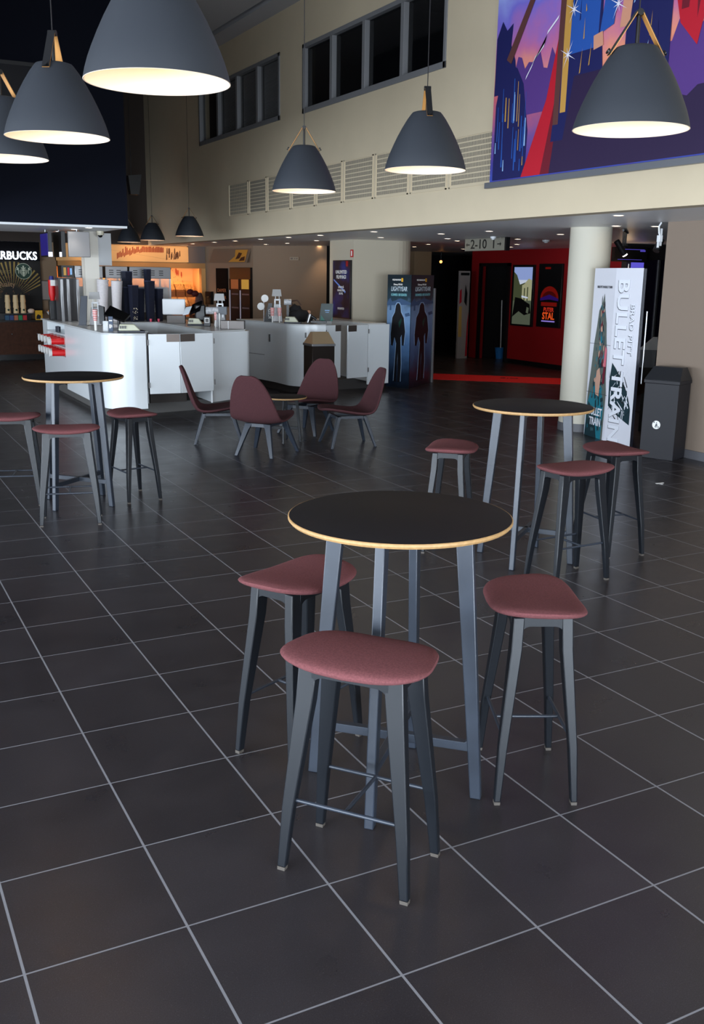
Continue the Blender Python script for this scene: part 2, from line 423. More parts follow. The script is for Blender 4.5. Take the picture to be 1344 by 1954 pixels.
# wall grilles: nine slotted panels in the beige wall
gy = [17.13, 16.16, 15.36, 14.40, 13.52, 12.64, 11.74, 10.84, 9.97, 9.07]
gname = ['farthest, under the blinded windows', 'second from the far end', 'third from the far end', 'left of the far pendant row', 'behind the farthest black pendant of the right row', 'right of the farthest pendant of the right row', 'under the third pane of the big dark window', 'left of the middle pendant of the right row', 'touching the left edge of the big colourful banner']
for k, (b, a) in enumerate(zip(gy, gy[1:])):
    a += 0.03; b -= 0.03
    t = thing('ventilation_grille', 'beige slotted wall grille, ' + gname[k], 'grille', (6.4, (a + b) / 2, 2.84), 0, 'wall grilles')
    w = b - a
    obj('frame', MB().box(-0.012, 0.01, -w / 2, w / 2, 0, 0.015).box(-0.012, 0.01, -w / 2, w / 2, 0.535, 0.55).box(-0.012, 0.01, -w / 2, -w / 2 + 0.02, 0, 0.55).box(-0.012, 0.01, w / 2 - 0.02, w / 2, 0, 0.55), WALL, t, smooth=False)
    m_ = MB()
    for r in range(9):
        z = 0.035 + r * 0.056
        nn = 26
        for c in range(nn):
            y = -w / 2 + 0.035 + (w - 0.07) * (c + 0.5) / nn
            m_.box(-0.004, 0.004, y - 0.009, y + 0.006, z, z + 0.042)
    obj('slots', m_, SLOT, t, smooth=False)

# ------------------------------------------------------------------ bar tables
def fillet_apron(x0, x1, ztop, zbot, r, th, axis='x', y=0.0):
    """a rail between two legs with rounded inner corners; returns points in (s, z)"""
    pts = [(x0, ztop), (x1, ztop), (x1, zbot - r)]
    pts += [(x1 - r + r * math.cos(t), zbot - r + r * math.sin(t)) for t in [PI / 2 * i / 6 for i in range(1, 7)]]
    pts += [(x0 + r - r * math.sin(t), zbot - r + r * math.cos(t)) for t in [PI / 2 * i / 6 for i in range(0, 6)]]
    pts += [(x0, zbot - r)]
    return pts
def make_table(label, D, H, foot, toprad, wt, wf, th, edge_t=0.019, cross_z=0.2, group=None, name='bar_table', cat='table', LEGM=LEGM):
    t = thing(name, label, cat, group=group)
    rr = D / 2
    obj('tabletop', MB().lathe([(rr - 0.004, H - 0.006), (rr - 0.004, H - 0.002), (rr - 0.008, H)], 72, cap0=True, cap1=True), TOPM, t)
    obj('tabletop_edge', MB().lathe([(rr - 0.03, H - edge_t), (rr - 0.006, H - edge_t), (rr, H - edge_t * 0.6), (rr, H - 0.004), (rr - 0.003, H - 0.0015), (rr - 0.012, H - 0.003)], 72, cap0=True, cap1=True), EDGE, t, label='pale oak plywood edge band')
    zt = H - edge_t
    for k in range(2):
        a = k * PI / 2
        ca, sa = math.cos(a), math.sin(a)
        def P(s, o, z): return (s * ca - o * sa, s * sa + o * ca, z)
        for sg in (-1, 1):
            lo = [(sg * (foot - wf), -th / 2), (sg * foot, -th / 2), (sg * foot, th / 2), (sg * (foot - wf), th / 2)]
            hi = [(sg * (toprad - wt), -th / 2), (sg * toprad, -th / 2), (sg * toprad, th / 2), (sg * (toprad - wt), th / 2)]
            m_ = MB(); m_.hull8([P(s, o, 0) for s, o in lo], [P(s, o, zt) for s, o in hi])
            obj('leg', m_, LEGM, t, bevel=0.004)
        pts = fillet_apron(-toprad + wt * 0.7, toprad - wt * 0.7, zt, zt - 0.035, 0.03, th)
        m_ = MB(); m_.hull8([P(s, -th / 2 + 0.001, z) for s, z in pts], [P(s, th / 2 - 0.001, z) for s, z in pts])
        obj('top_rail', m_, LEGM, t, bevel=0.002)
        f = cross_z / zt; ext = foot - wf + (toprad - wt - foot + wf) * f + 0.01
        zc = cross_z + (0.0 if k else 0.0)
        m_ = MB(); pts = [(-ext, zc - 0.016), (ext, zc - 0.016), (ext, zc + 0.035), (ext - 0.02, zc + 0.018), (-ext + 0.02, zc + 0.018), (-ext, zc + 0.035)]
        m_.hull8([P(s, -th / 2 + 0.002 + k * 0.001, z) for s, z in pts], [P(s, th / 2 - 0.002 - k * 0.001, z) for s, z in pts])
        obj('crossbar', m_, LEGM, t, bevel=0.002)
    return t
tA = make_table('round black bar table with oak edge, nearest, in the middle of the floor', 0.79, 1.045, 0.335, 0.262, 0.062, 0.04, 0.034, group='bar tables')
tA.location = (1.70, 2.884, 0); tA.rotation_euler = (0, 0, R_(-44.5))
clone(tA, (4.03, 5.15, 0), R_(-52), 'round black bar table with oak edge, in front of the round column')
clone(tA, (1.655, 8.03, 0), R_(-49), 'round black bar table with oak edge, in front of the white snack kiosk')

# ------------------------------------------------------------------ bar stools
def stool_seat(bm_, L, D, th, ztop):
    """saddle seat: rounded trapezoid, ends lifted, domed top"""
    nu, nv = 44, 9
    def outline(t):
        x = L / 2 * (abs(math.cos(t)) ** 0.55) * (1 if math.cos(t) >= 0 else -1)
        y = D / 2 * (abs(math.sin(t)) ** 0.66) * (1 if math.sin(t) >= 0 else -1)
        x *= 1.0 - 0.13 * (y / (D / 2)) ** 1 * 0.9      # far long side is shorter
        y += 0.012 * (1 - (2 * x / L) ** 2) * (1 if y > 0 else 0.2)
        return x, y
    def zoff(x, y, low=0.0): return (0.012 + 0.016 * low) * (2 * x / L) ** 2 - 0.008 * (2 * y / D) ** 2 * (1 - low) + 0.006 * low * (2 * y / D) ** 2
    rings = []
    prof = [(0.0, 0.0), (0.35, 0.0), (0.62, -0.001), (0.82, -0.004), (0.93, -0.010), (0.985, -0.020), (1.0, -0.030), (0.985, -0.041), (0.95, -0.050), (0.86, -0.054), (0.5, -0.056), (0.0, -0.056)]
    for f, dz in prof:
        ring = []
        for i in range(nu):
            x, y = outline(2 * PI * i / nu); x *= max(f, 1e-4); y *= max(f, 1e-4)
            ring.append(bm_.bm.verts.new((x, y, ztop + dz * th / 0.056 + zoff(x, y, min(1.0, -dz / 0.05)))))
        rings.append(ring)
    for a, b in zip(rings, rings[1:]):
        for i in range(nu): bm_._f((a[i], a[(i + 1) % nu], b[(i + 1) % nu], b[i]))
    bmesh.ops.remove_doubles(bm_.bm, verts=bm_.bm.verts, dist=0.0004)
def make_stool(label):
    t = thing('bar_stool', label, 'stool', group='bar stools')
    m_ = MB(); stool_seat(m_, 0.475, 0.335, 0.05, 0.735)
    obj('seat', m_, FABRIC, t, label='maroon wool upholstered seat')
    fx, fy, tx, ty = 0.225, 0.152, 0.172, 0.105; zt = 0.70
    for sx in (-1, 1):
        for sy in (-1, 1):
            m_ = MB()
            def rect(cx, cy, w, d, z):
                x0, x1 = sorted((sx * cx, sx * (cx - w))); y0, y1 = sorted((sy * cy, sy * (cy - d)))
                return [(x0, y0, z), (x1, y0, z), (x1, y1, z), (x0, y1, z)]
            m_.loft([rect(fx, fy, 0.030, 0.024, 0.012), rect(fx - 0.012, fy - 0.010, 0.040, 0.031, 0.22), rect(tx + 0.008, ty + 0.006, 0.058, 0.040, 0.58), rect(tx, ty, 0.062, 0.038, zt)])
            leg = obj('leg', m_, BLACKP, t, bevel=0.004)
            m_ = MB(); m_.loft([rect(fx - 0.001, fy - 0.001, 0.026, 0.021, 0.0), rect(fx - 0.001, fy - 0.001, 0.027, 0.022, 0.012)])
            obj('glide', m_, mat('pale_glide', (74, 68, 62), 0.7), leg)
    m_ = MB()
    for sy in (-1, 1):
        y0, y1 = sorted((sy * (ty + 0.002), sy * (ty - 0.030)))
        pts = fillet_apron(-tx + 0.045, tx - 0.045, zt, zt - 0.034, 0.04, 0)
        m_.hull8([(s, y0, z) for s, z in pts], [(s, y1, z) for s, z in pts])
    for sx in (-1, 1):
        x0, x1 = sorted((sx * (tx - 0.003), sx * (tx - 0.032)))
        pts = fillet_apron(-ty + 0.028, ty - 0.028, zt, zt - 0.034, 0.034, 0)
        m_.hull8([(x0, s, z) for s, z in pts], [(x1, s, z) for s, z in pts])
    m_.box(-tx + 0.02, tx - 0.02, -ty + 0.02, ty - 0.02, zt - 0.012, zt)
    obj('seat_frame', m_, BLACKP, t, bevel=0.002)
    zr = 0.245; f = zr / zt
    rx = fx + (tx - fx) * f - 0.018; ry = fy + (ty - fy) * f - 0.014
    for sy in (-1, 1):
        obj('footrest', MB().tube((-rx, sy * ry, zr), (rx, sy * ry, zr), 0.0065), LEGM, t)
    obj('stretcher', MB().tube((0, -ry, zr), (0, ry, zr), 0.0065), LEGM, t)
    return t
stools = [
    ((1.35, 2.49), -51.5, 'maroon bar stool nearest of all, in front of the nearest bar table'),
    ((1.52, 3.33), 205, 'maroon bar stool at the left side of the nearest bar table'),
    ((2.185, 2.72), 64, 'maroon bar stool at the right side of the nearest bar table'),
    ((1.46, 7.42), -14, 'maroon bar stool with bluish-lit legs in front of the table by the white kiosk'),  # legs look bluish from light on the same black paint
    ((1.18, 8.24), -17, 'maroon bar stool cut by the left edge, left of the table by the white kiosk'),
    ((2.12, 8.05), 98, 'maroon bar stool at the right of the table by the white kiosk'),
    ((3.70, 5.60), 228, 'maroon bar stool at the left of the table before the column'),
    ((3.985, 4.655), 2, 'maroon bar stool in front of the table before the column'),
    ((4.70, 5.08), 83, 'dark maroon bar stool right of the table before the column, nearest the dark bin'),
]
s0 = make_stool(stools[0][2])
for k, ((x, y), a, lb) in enumerate(stools):
    o = s0 if k == 0 else copy_tree(s0)
    o.location = (x, y, 0); o.rotation_euler = (0, 0, R_(a)); o['label'] = lb

# ------------------------------------------------------------------ lounge chairs
def make_lounge(label):
    t = thing('lounge_chair', label, 'chair', group='lounge chairs')
    # centre line of the shell in (x, z), x forward; half widths
    cl = [(0.335, 0.405, 0.05), (0.325, 0.410, 0.13), (0.28, 0.412, 0.20), (0.18, 0.395, 0.262), (0.05, 0.372, 0.288), (-0.08, 0.350, 0.297), (-0.17, 0.350, 0.298), (-0.235, 0.375, 0.296),
          (-0.275, 0.43, 0.290), (-0.305, 0.51, 0.272), (-0.335, 0.60, 0.248), (-0.362, 0.69, 0.215), (-0.385, 0.765, 0.176), (-0.403, 0.82, 0.134), (-0.412, 0.845, 0.10), (-0.416, 0.857, 0.055)]
    m_ = MB(); rows = []
    nj = 14
    pts = []
    for i, (x, z, w) in enumerate(cl):
        a = cl[max(0, i - 1)]; b = cl[min(len(cl) - 1, i + 1)]
        tx, tz = b[0] - a[0], b[1] - a[1]; l = math.hypot(tx, tz); nx, nz = tz / l, -tx / l   # normal pointing up / forward
        if i < 8 and nz < 0: nx, nz = -nx, -nz
        row = []
        for j in range(nj + 1):
            u = -1 + 2 * j / nj
            lift = 0.035 * abs(u) ** 2.4 * (w / 0.3)
            row.append((Vector((x, w * u, z)) + Vector((abs(nx), 0, abs(nz))) * lift, Vector((abs(nx), 0, abs(nz)))))
        pts.append(row)
    top = [[m_.bm.verts.new(p + n * 0.014) for p, n in row] for row in pts]
    bot = [[m_.bm.verts.new(p - n * 0.014) for p, n in row] for row in pts]
    ni = len(pts)
    for i in range(ni - 1):
        for j in range(nj):
            m_._f((top[i][j], top[i][j + 1], top[i + 1][j + 1], top[i + 1][j]))
            m_._f((bot[i][j], bot[i + 1][j], bot[i + 1][j + 1], bot[i][j + 1]))
    for i in range(ni - 1):
        for j in (0, nj): m_._f((top[i][j], top[i + 1][j], bot[i + 1][j], bot[i][j]))
    for j in range(nj):
        for i in (0, ni - 1): m_._f((top[i][j], top[i][j + 1], bot[i][j + 1], bot[i][j]))
    o = obj('seat_shell', m_, FABRIC2, t, label='plum wool upholstered shell with tall arched back')
    sb = o.modifiers.new('subdivision', 'SUBSURF'); sb.levels = 1; sb.render_levels = 1
    zt = 0.338
    for sx, fx_, tx_, fy_, ty_ in ((1, 0.27, 0.17, 0.275, 0.185), (-1, 0.275, 0.175, 0.225, 0.15)):
        for sy in (-1, 1):
            def rect(cx, cy, w, d, z):
                x0, x1 = sorted((sx * cx, sx * (cx - w))); y0, y1 = sorted((sy * cy, sy * (cy - d)))
                return [(x0, y0, z), (x1, y0, z), (x1, y1, z), (x0, y1, z)]
            obj('leg', MB().loft([rect(fx_, fy_, 0.026, 0.034, 0), rect(tx_ + 0.02, ty_ + 0.01, 0.038, 0.064, 0.28), rect(tx_, ty_, 0.038, 0.085, zt)]), LEGM, t, bevel=0.003)
        pts2 = fillet_apron(-ty_ + 0.05, ty_ - 0.05, zt, zt - 0.035, 0.02, 0)
        x0, x1 = sx * tx_, sx * (tx_ - 0.034)
        m_ = MB(); m_.hull8([(x0, s, z) for s, z in pts2], [(x1, s, z) for s, z in pts2])
        obj('frame_rail', m_, LEGM, t, bevel=0.002)
    obj('side_rail', MB().box(-0.16, 0.16, 0.10, 0.13, zt - 0.03, zt), LEGM, t)
    obj('side_rail', MB().box(-0.16, 0.16, -0.13, -0.10, zt - 0.03, zt), LEGM, t)
    return t
lc = make_lounge('plum lounge chair nearest the camera, its back turned to us')
lc.location = (3.95, 9.57, 0); lc.rotation_euler = (0, 0, R_(40))
clone(lc, (3.75, 10.47, 0), R_(-20), 'plum lounge chair left of the low table, side on, against the white kiosk doors')
clone(lc, (5.02, 9.73, 0), R_(170), 'plum lounge chair right of the low table, side on')
clone(lc, (4.98, 10.72, 0), R_(214), 'plum lounge chair behind the low table, facing us, before the steel bin')
ts = make_table('small round low black coffee table with oak edge among the lounge chairs', 0.50, 0.52, 0.19, 0.15, 0.035, 0.026, 0.024, cross_z=0.16, name='coffee_table', LEGM=BLACKP)
ts.location = (4.44, 10.17, 0); ts.rotation_euler = (0, 0, R_(-30))

# ------------------------------------------------------------------ pendant lamps
def make_lamp(label):
    t = thing('pendant_lamp', label, 'lamp', group='pendant lamps')
    prof = [(0.240, 0.0), (0.233, 0.03), (0.222, 0.065), (0.208, 0.10), (0.188, 0.145), (0.166, 0.19), (0.141, 0.235), (0.113, 0.28), (0.092, 0.308), (0.083, 0.318), (0.070, 0.322), (0.004, 0.322)]
    sh = obj('shade', MB().lathe(prof, 64, cap1=True), SHADE, t, label='dark grey conical shade')
    ins = [(0.240, 0.0), (0.2385, -0.0012), (0.236, 0.0), (0.229, 0.03), (0.218, 0.065), (0.203, 0.10), (0.183, 0.145), (0.161, 0.19), (0.136, 0.235), (0.108, 0.275), (0.08, 0.305), (0.004, 0.31)]
    obj('shade_lining', MB().lathe(ins, 64, cap1=True), INNER, t, label='white inside of the shade')
    apex = 0.455
    ap = MB(); tn = MB()
    for sg in (-1, 1):
        p0 = Vector((sg * 0.112, 0, 0.285)); p1 = Vector((sg * 0.006, 0, apex)); d = (p1 - p0).normalized(); n = Vector((d.z, 0, -d.x)) * sg
        w = 0.017
        q = [p0 + Vector((0, -w, 0)), p0 + Vector((0, w, 0)), p1 + Vector((0, w, 0)), p1 + Vector((0, -w, 0))]
        ap.slab([v + n * 0.004 for v in q], n * 0.003)
        tn.slab([v + n * 0.001 for v in q], n * 0.003)
        ap.tube(p0 + n * 0.006 + Vector((0, 0, 0.012)), p0 + n * 0.013 + Vector((0, 0, 0.012)), 0.012, n=14)
    ap.tube((0, -0.019, apex - 0.004), (0, 0.019, apex - 0.004), 0.013, n=14)
    st = obj('strap', ap, BLK, t, label='black leather strap')
    obj('strap_lining', tn, TAN, st, label='tan inner face of the strap')
    obj('stem', MB().tube((0, 0, 0.32), (0, 0, apex), 0.008), BLK, t)
    obj('cord', MB().tube((0, 0, apex), (0, 0, CZ - 2.47), 0.0028, n=6), BLK, t)
    obj('ceiling_cup', MB().lathe([(0.04, 0), (0.04, 0.02), (0.03, 0.03)], 20, (0, 0, CZ - 2.47 - 0.03), True, True), BLK, t)
    obj('bulb', MB().ball((0, 0, 0.16), 0.035), BULB, t)
    point('lamp_light', (0, 0, 0.095), LAMP_W, (1.0, 0.74, 0.50), 0.04, t)
    return t
LAMP_W = 0.8
lamps = [
    ((1.02, 3.38), 75, 'large dark grey pendant lamp cut by the top edge, nearest of the left row'),
    ((1.01, 4.97), 60, 'dark grey pendant lamp with tan strap, second of the left row'),
    ((0.93, 6.05), 20, 'dark grey pendant lamp cut by the left edge, behind the second of the left row'),
    ((3.04, 3.34), -22, 'dark grey pendant lamp hanging in front of the colourful banner'),
    ((3.18, 5.21), 68, 'dark grey pendant lamp in the middle of the right row, beside the banner'),
    ((3.22, 7.01), -25, 'dark grey pendant lamp, farthest of the right row'),
    ((5.47, 16.55), -28, 'small black pendant lamp over the back counter, right of the three far ones'),
    ((5.60, 19.2), -30, 'small black pendant lamp, middle of the three far ones'),
    ((5.58, 20.85), -40, 'small black pendant lamp, left of the three far ones, by the bulkhead corner'),
]
l0 = make_lamp(lamps[0][2])
for k, ((x, y), a, lb) in enumerate(lamps):
    o = l0 if k == 0 else copy_tree(l0)
    o.location = (x, y, 2.47); o.rotation_euler = (0, 0, R_(a)); o['label'] = lb

# ------------------------------------------------------------------ downlights
def make_down(label, m):
    t = thing('downlight', label, 'downlight')
    obj('trim_ring', MB().lathe([(0.046, 0.004), (0.05, -0.004), (0.062, -0.003), (0.065, 0.0)], 24), WHITE2, t)
    obj('lamp_face', MB().lathe([(0.047, -0.002), (0.001, -0.002)], 24), m, t)
    return t
def downs(pts, label, group, m=DOWN):
    d = make_down(label, m); d['group'] = group
    for k, (x, y) in enumerate(pts):
        o = d if k == 0 else copy_tree(d)
        o.location = (x, y, SZ)
row1 = [(6.84, 20.5), (6.82, 19.1), (6.84, 18.0), (6.83, 16.7), (6.84, 15.5), (6.85, 14.3), (6.85, 12.55), (6.85, 7.60)]
downs(row1, 'small round downlight in the soffit row along the mezzanine edge', 'soffit edge downlights')
row2 = [(8.06, 19.43), (8.09, 18.39), (7.85, 16.54), (7.95, 14.33), (7.89, 12.43), (7.90, 11.25), (8.17, 9.09)]
downs(row2, 'small round downlight in the second soffit row, in line with the column', 'second row downlights')
row3 = [(9.28, 19.43), (10.24, 16.58), (8.95, 13.9), (9.60, 14.6), (12.44, 18.67), (9.8, 13.16), (11.3, 15.19), (9.16, 11.31), (8.55, 8.85), (12.2, 16.6), (10.9, 18.2)]
downs(row3, 'small round downlight deep under the mezzanine, around the hanging hall sign', 'inner downlights')
downs([(3.22, 16.15), (3.25, 15.17), (3.30, 14.45)], 'bright white downlight under the navy bulkhead', 'bulkhead downlights', DOWNW)
WARM = (1.0, 0.70, 0.42)
for (x, y), p in (((9.15, 19.25), 16), ((7.85, 16.54), 7), ((6.84, 18.0), 10), ((6.82, 20.0), 12), ((9.8, 13.16), 14), ((11.3, 15.19), 24), ((12.2, 14.6), 14), ((12.44, 18.67), 8), ((7.95, 14.33), 7), ((6.84, 15.5), 6)):
    spot('downlight_beam', (x, y, SZ - 0.02), (0, 0, -1), p, WARM, 95, 0.9, 0.04)
for (x, y) in ((3.25, 15.17), (3.30, 14.45), (3.22, 16.15)):
    spot('downlight_beam', (x, y, SZ - 0.02), (0, 0, -1), 8, (1.0, 0.93, 0.85), 110, 0.9, 0.04)
#@@PART2@@
# ------------------------------------------------------------------ banner on the beige wall
def banner_material():
    m = bpy.data.materials.new('banner_print'); m.use_nodes = True; nt = m.node_tree; N = nt.nodes; L = nt.links
    b = N['Principled BSDF']; b.inputs['Roughness'].default_value = 0.6
    tc = N.new('ShaderNodeTexCoord'); sp = N.new('ShaderNodeSeparateXYZ'); L.new(tc.outputs['Object'], sp.inputs[0])
    n = N.new('ShaderNodeTexNoise'); n.inputs['Scale'].default_value = 1.6; n.inputs['Detail'].default_value = 6; L.new(tc.outputs['Object'], n.inputs['Vector'])
    ad = N.new('ShaderNodeMath'); ad.operation = 'MULTIPLY_ADD'; L.new(n.outputs[0], ad.inputs[0]); ad.inputs[1].default_value = 0.9; L.new(sp.outputs[2], ad.inputs[2])
    mr = N.new('ShaderNodeMapRange'); L.new(ad.outputs[0], mr.inputs[0]); mr.inputs[1].default_value = 0.3; mr.inputs[2].default_value = 2.8
    r = N.new('ShaderNodeValToRGB'); e = r.color_ramp.elements
    stops = [(0.0, (40, 90, 190)), (0.14, (70, 60, 150)), (0.26, (120, 80, 150)), (0.36, (200, 95, 110)), (0.48, (240, 150, 120)), (0.58, (200, 110, 160)), (0.7, (120, 110, 210)), (0.84, (170, 190, 245)), (1.0, (90, 70, 160))]
    e[0].position = 0; e[0].color = (*lin(stops[0][1]), 1); e[1].position = 1; e[1].color = (*lin(stops[-1][1]), 1)
    for p, c in stops[1:-1]:
        q = e.new(p); q.color = (*lin(c), 1)
    L.new(mr.outputs[0], r.inputs[0]); L.new(r.outputs[0], b.inputs['Base Color'])
    return m
BAN = banner_material()
t = thing('hanging_banner', 'large colourful purple, red and blue printed banner hung on the beige wall', 'banner', (6.36, 9.08, 2.80))
BW, BH = 3.6, 2.6                       # runs along -Y from its left edge
fm = frame((0, 0, 0), (0, -1, 0), (0, 0, 1))
obj('banner_sheet', MB().slab([fm @ Vector(p) for p in ((0.0, 0.04, 0), (BW, 0.04, 0), (BW, BH, 0), (0.03, BH, 0))], (-0.008, 0, 0)), BAN, t, smooth=False)
obj('bottom_bar', MB().box(-0.035, 0.012, -BW - 0.04, 0.06, -0.015, 0.045), mat('bar_grey', (130, 132, 138), 0.4, metal=0.5), t, bevel=0.003)
fm = frame((-0.010, 0, 0), (0, -1, 0), (0, 0, 1))
NV = mat('print_navy', (18, 22, 84), 0.6); BL2 = mat('print_blue', (34, 84, 170), 0.6); CY = mat('print_pale_blue', (150, 190, 235), 0.6)
RD = mat('print_red', (190, 16, 40), 0.6); RDD = mat('print_deep_red', (110, 10, 34), 0.6); GD = mat('print_gold', (200, 150, 70), 0.6); SK = mat('print_peach', (214, 150, 122), 0.6)
PU = mat('print_purple', (86, 52, 128), 0.6); DP = mat('print_dark_purple', (40, 22, 62), 0.6); BR = mat('print_brown', (92, 52, 50), 0.6); WH = mat('print_white', (240, 236, 250), 0.6)
slots = [NV, BL2, CY, RD, RDD, GD, SK, PU, DP, BR, WH]
rnd = random.Random(3)
def ridge(x0, x1, y0, base, amp, n, seed):
    q = random.Random(seed); pts = [(x0, y0)]
    for i in range(n + 1): pts.append((x0 + (x1 - x0) * i / n, base + amp * (q.random() - 0.4)))
    pts.append((x1, y0)); return pts
P = []
P.append((7, ridge(0.35, 1.3, 0.65, 1.12, 0.22, 16, 1)))                     # distant purple hills
P.append((7, ridge(2.3, 3.6, 0.3, 1.05, 0.22, 18, 2)))
P.append((8, ridge(2.3, 3.6, 0.05, 0.55, 0.12, 12, 21)))
P.append((0, [(0.0, 0.9), (0.42, 0.9), (0.36, 1.2), (0.28, 1.35), (0.3, 1.55), (0.2, 1.5), (0.12, 1.6), (0.03, 1.45)]))   # dark cliff
P.append((0, [(0.05, 0.06), (0.6, 0.06), (0.62, 0.5), (0.52, 0.95), (0.4, 1.12), (0.16, 1.15), (0.06, 0.8)]))
for k in range(26):                                                           # waterfalls on the cliff
    x = 0.07 + rnd.random() * 0.5; y = 0.1 + rnd.random() * 0.55; w = 0.006 + rnd.random() * 0.018; h_ = 0.1 + rnd.random() * 0.35
    P.append((rnd.choice([1, 2, 1, 5]), [(x, y), (x + w, y), (x + w * 0.8, y + h_), (x + w * 0.2, y + h_)]))
P.append((8, ridge(0.9, 3.0, 0.05, 0.42, 0.1, 14, 4)))
P.append((3, [(0.55, 0.05), (0.95, 0.05), (1.15, 0.9), (1.2, 1.5), (1.1, 1.5), (0.9, 0.75)]))        # red drapery left
P.append((4, [(0.86, 0.05), (1.0, 0.05), (1.12, 0.8), (1.05, 0.8)]))
P.append((3, [(2.45, 2.6), (2.62, 2.6), (2.75, 2.15), (2.88, 1.75), (2.9, 1.3), (2.8, 0.9), (2.6, 1.1), (2.42, 1.7)]))  # red drapery right
P.append((4, [(2.58, 2.4), (2.64, 2.4), (2.72, 1.8), (2.68, 1.2), (2.6, 1.2)]))
P.append((4, [(2.7, 2.1), (2.74, 2.1), (2.84, 1.5), (2.78, 1.1)]))
P.append((0, [(1.0, 0.35), (1.75, 0.35), (1.65, 1.2), (1.6, 2.6), (1.15, 2.6), (1.1, 1.2)]))         # two blue draped columns of cloth
P.append((1, [(1.2, 1.1), (1.6, 1.1), (1.62, 1.9), (1.25, 1.9)]))
P.append((5, [(1.12, 0.6), (1.2, 0.6), (1.24, 2.6), (1.12, 2.6)]))
P.append((6, [(1.5, 2.1), (1.85, 1.95), (1.9, 2.6), (1.5, 2.6)]))
P.append((9, [(1.02, 0.5), (1.1, 0.5), (1.13, 1.7), (1.05, 1.7)]))
P.append((1, [(1.62, 1.2), (1.8, 1.25), (1.9, 1.95), (1.75, 2.0)]))
P.append((6, [(1.55, 1.08), (1.68, 1.1), (1.66, 1.22), (1.54, 1.2)]))
P.append((8, [(1.15, 0.2), (2.5, 0.2), (2.4, 0.9), (1.3, 0.9)]))
P.append((0, [(1.95, 0.6), (2.5, 0.6), (2.5, 2.6), (2.0, 2.6)]))
P.append((1, [(2.02, 1.8), (2.4, 1.7), (2.42, 2.6), (2.05, 2.6)]))
P.append((6, [(1.88, 1.2), (2.0, 1.2), (2.08, 1.9), (1.96, 1.9)])); P.append((6, [(2.42, 1.7), (2.58, 1.75), (2.5, 2.5), (2.38, 2.4)]))
P.append((9, [(0.22, 1.22), (0.3, 1.17), (0.98, 2.2), (0.94, 2.24)]))                                  # a dark slanting pole
bolt = [(0.55, 0.98), (0.64, 1.08), (0.68, 1.14), (0.82, 1.24), (0.86, 1.34), (1.02, 1.45)]
P.append((10, [(x, y) for x, y in bolt] + [(x + 0.012, y + 0.03) for x, y in bolt[::-1]]))
for k in range(40):                                                           # glints and cloth folds
    x = 1.15 + rnd.random() * 1.4; y = 0.9 + rnd.random() * 1.6; h_ = 0.05 + rnd.random() * 0.18
    P.append((rnd.choice([2, 1, 0, 4, 5, 7]), [(x, y), (x + 0.015, y + 0.01), (x + 0.03 * rnd.random(), y + h_)]))
for x, y in ((1.33, 2.05), (1.62, 1.6), (1.25, 1.48), (1.2, 1.1), (2.15, 2.0), (2.35, 1.85), (1.85, 1.4)):
    for a in range(4):
        c_, s_ = math.cos(a * PI / 4 + 0.3), math.sin(a * PI / 4 + 0.3); l = 0.13 if a % 2 else 0.07
        P.append((10, [(x - c_ * l, y - s_ * l), (x + s_ * 0.006, y - c_ * 0.006), (x + c_ * l, y + s_ * l), (x - s_ * 0.006, y + c_ * 0.006)]))
for k in range(10):
    x = 2.9 + rnd.random() * 0.6; y = 1.1 + rnd.random() * 1.2
    P.append((rnd.choice([7, 8]), [(x, y), (x + 0.05, y + 0.01), (x + 0.03, y + 0.03)]))
P = [(s, [(min(max(x, 0.02), BW - 0.01), min(max(y, 0.06), BH - 0.01)) for x, y in pts]) for s, pts in P]
flat('banner_artwork', P, slots, fm, t, th=0.001, step=0.00012)

# ------------------------------------------------------------------ first snack kiosk
def arc(cx, cy, r, a0, a1, n=8): return [(cx + r * math.cos(R_(a0 + (a1 - a0) * i / n)), cy + r * math.sin(R_(a0 + (a1 - a0) * i / n))) for i in range(n + 1)]
k1 = thing('snack_counter', 'white U-shaped snack counter with rounded front corner, under the navy bulkhead', 'counter', (0, 0, 0))
outer = [(3.0, 15.02)] + arc(3.36, 12.80, 0.36, 180, 270, 10) + [(3.50, 12.44)]
body = outer + [(3.50, 12.9), (3.66, 12.95), (3.66, 15.02)]
obj('counter_body', MB().prism(body, 0.14, 1.085), WHITE, k1, bevel=0.004)
top = outer + [(3.505, 12.9), (3.68, 12.95), (3.68, 15.3), (4.48, 15.3), (4.48, 12.72), (5.1, 13.07), (5.18, 13.3), (5.22, 16.9), (3.0, 16.9)]
obj('worktop', MB().prism(top, 1.085, 1.105), mat('pale_worktop', (206, 208, 208), 0.25), k1, bevel=0.003)
obj('shelf_bay', MB().prism([(3.03, 15.02), (3.66, 15.02), (3.66, 16.9), (3.03, 16.9)], 0.2, 0.60).prism([(3.03, 16.5), (3.66, 16.5), (3.66, 16.9), (3.03, 16.9)], 0.6, 1.085)
    .prism([(3.35, 15.02), (3.66, 15.02), (3.66, 16.5), (3.35, 16.5)], 0.6, 1.085).prism([(3.0, 15.02), (3.36, 15.02), (3.36, 16.5), (3.0, 16.5)], 0.74, 0.755).prism([(3.0, 15.02), (3.36, 15.02), (3.36, 16.5), (3.0, 16.5)], 0.93, 0.945), WHITE, k1, bevel=0.003)
obj('back_body', MB().box(3.66, 5.2, 15.3, 16.9, 0.14, 1.085), WHITE, k1)
wing = [(4.46, 12.69), (5.02, 13.0)] + arc(5.02, 13.16, 0.16, -60, 0, 5) + [(5.22, 15.3), (4.50, 15.3)]
obj('side_body', MB().prism(wing, 0.15, 1.085), WHITE, k1, bevel=0.004)
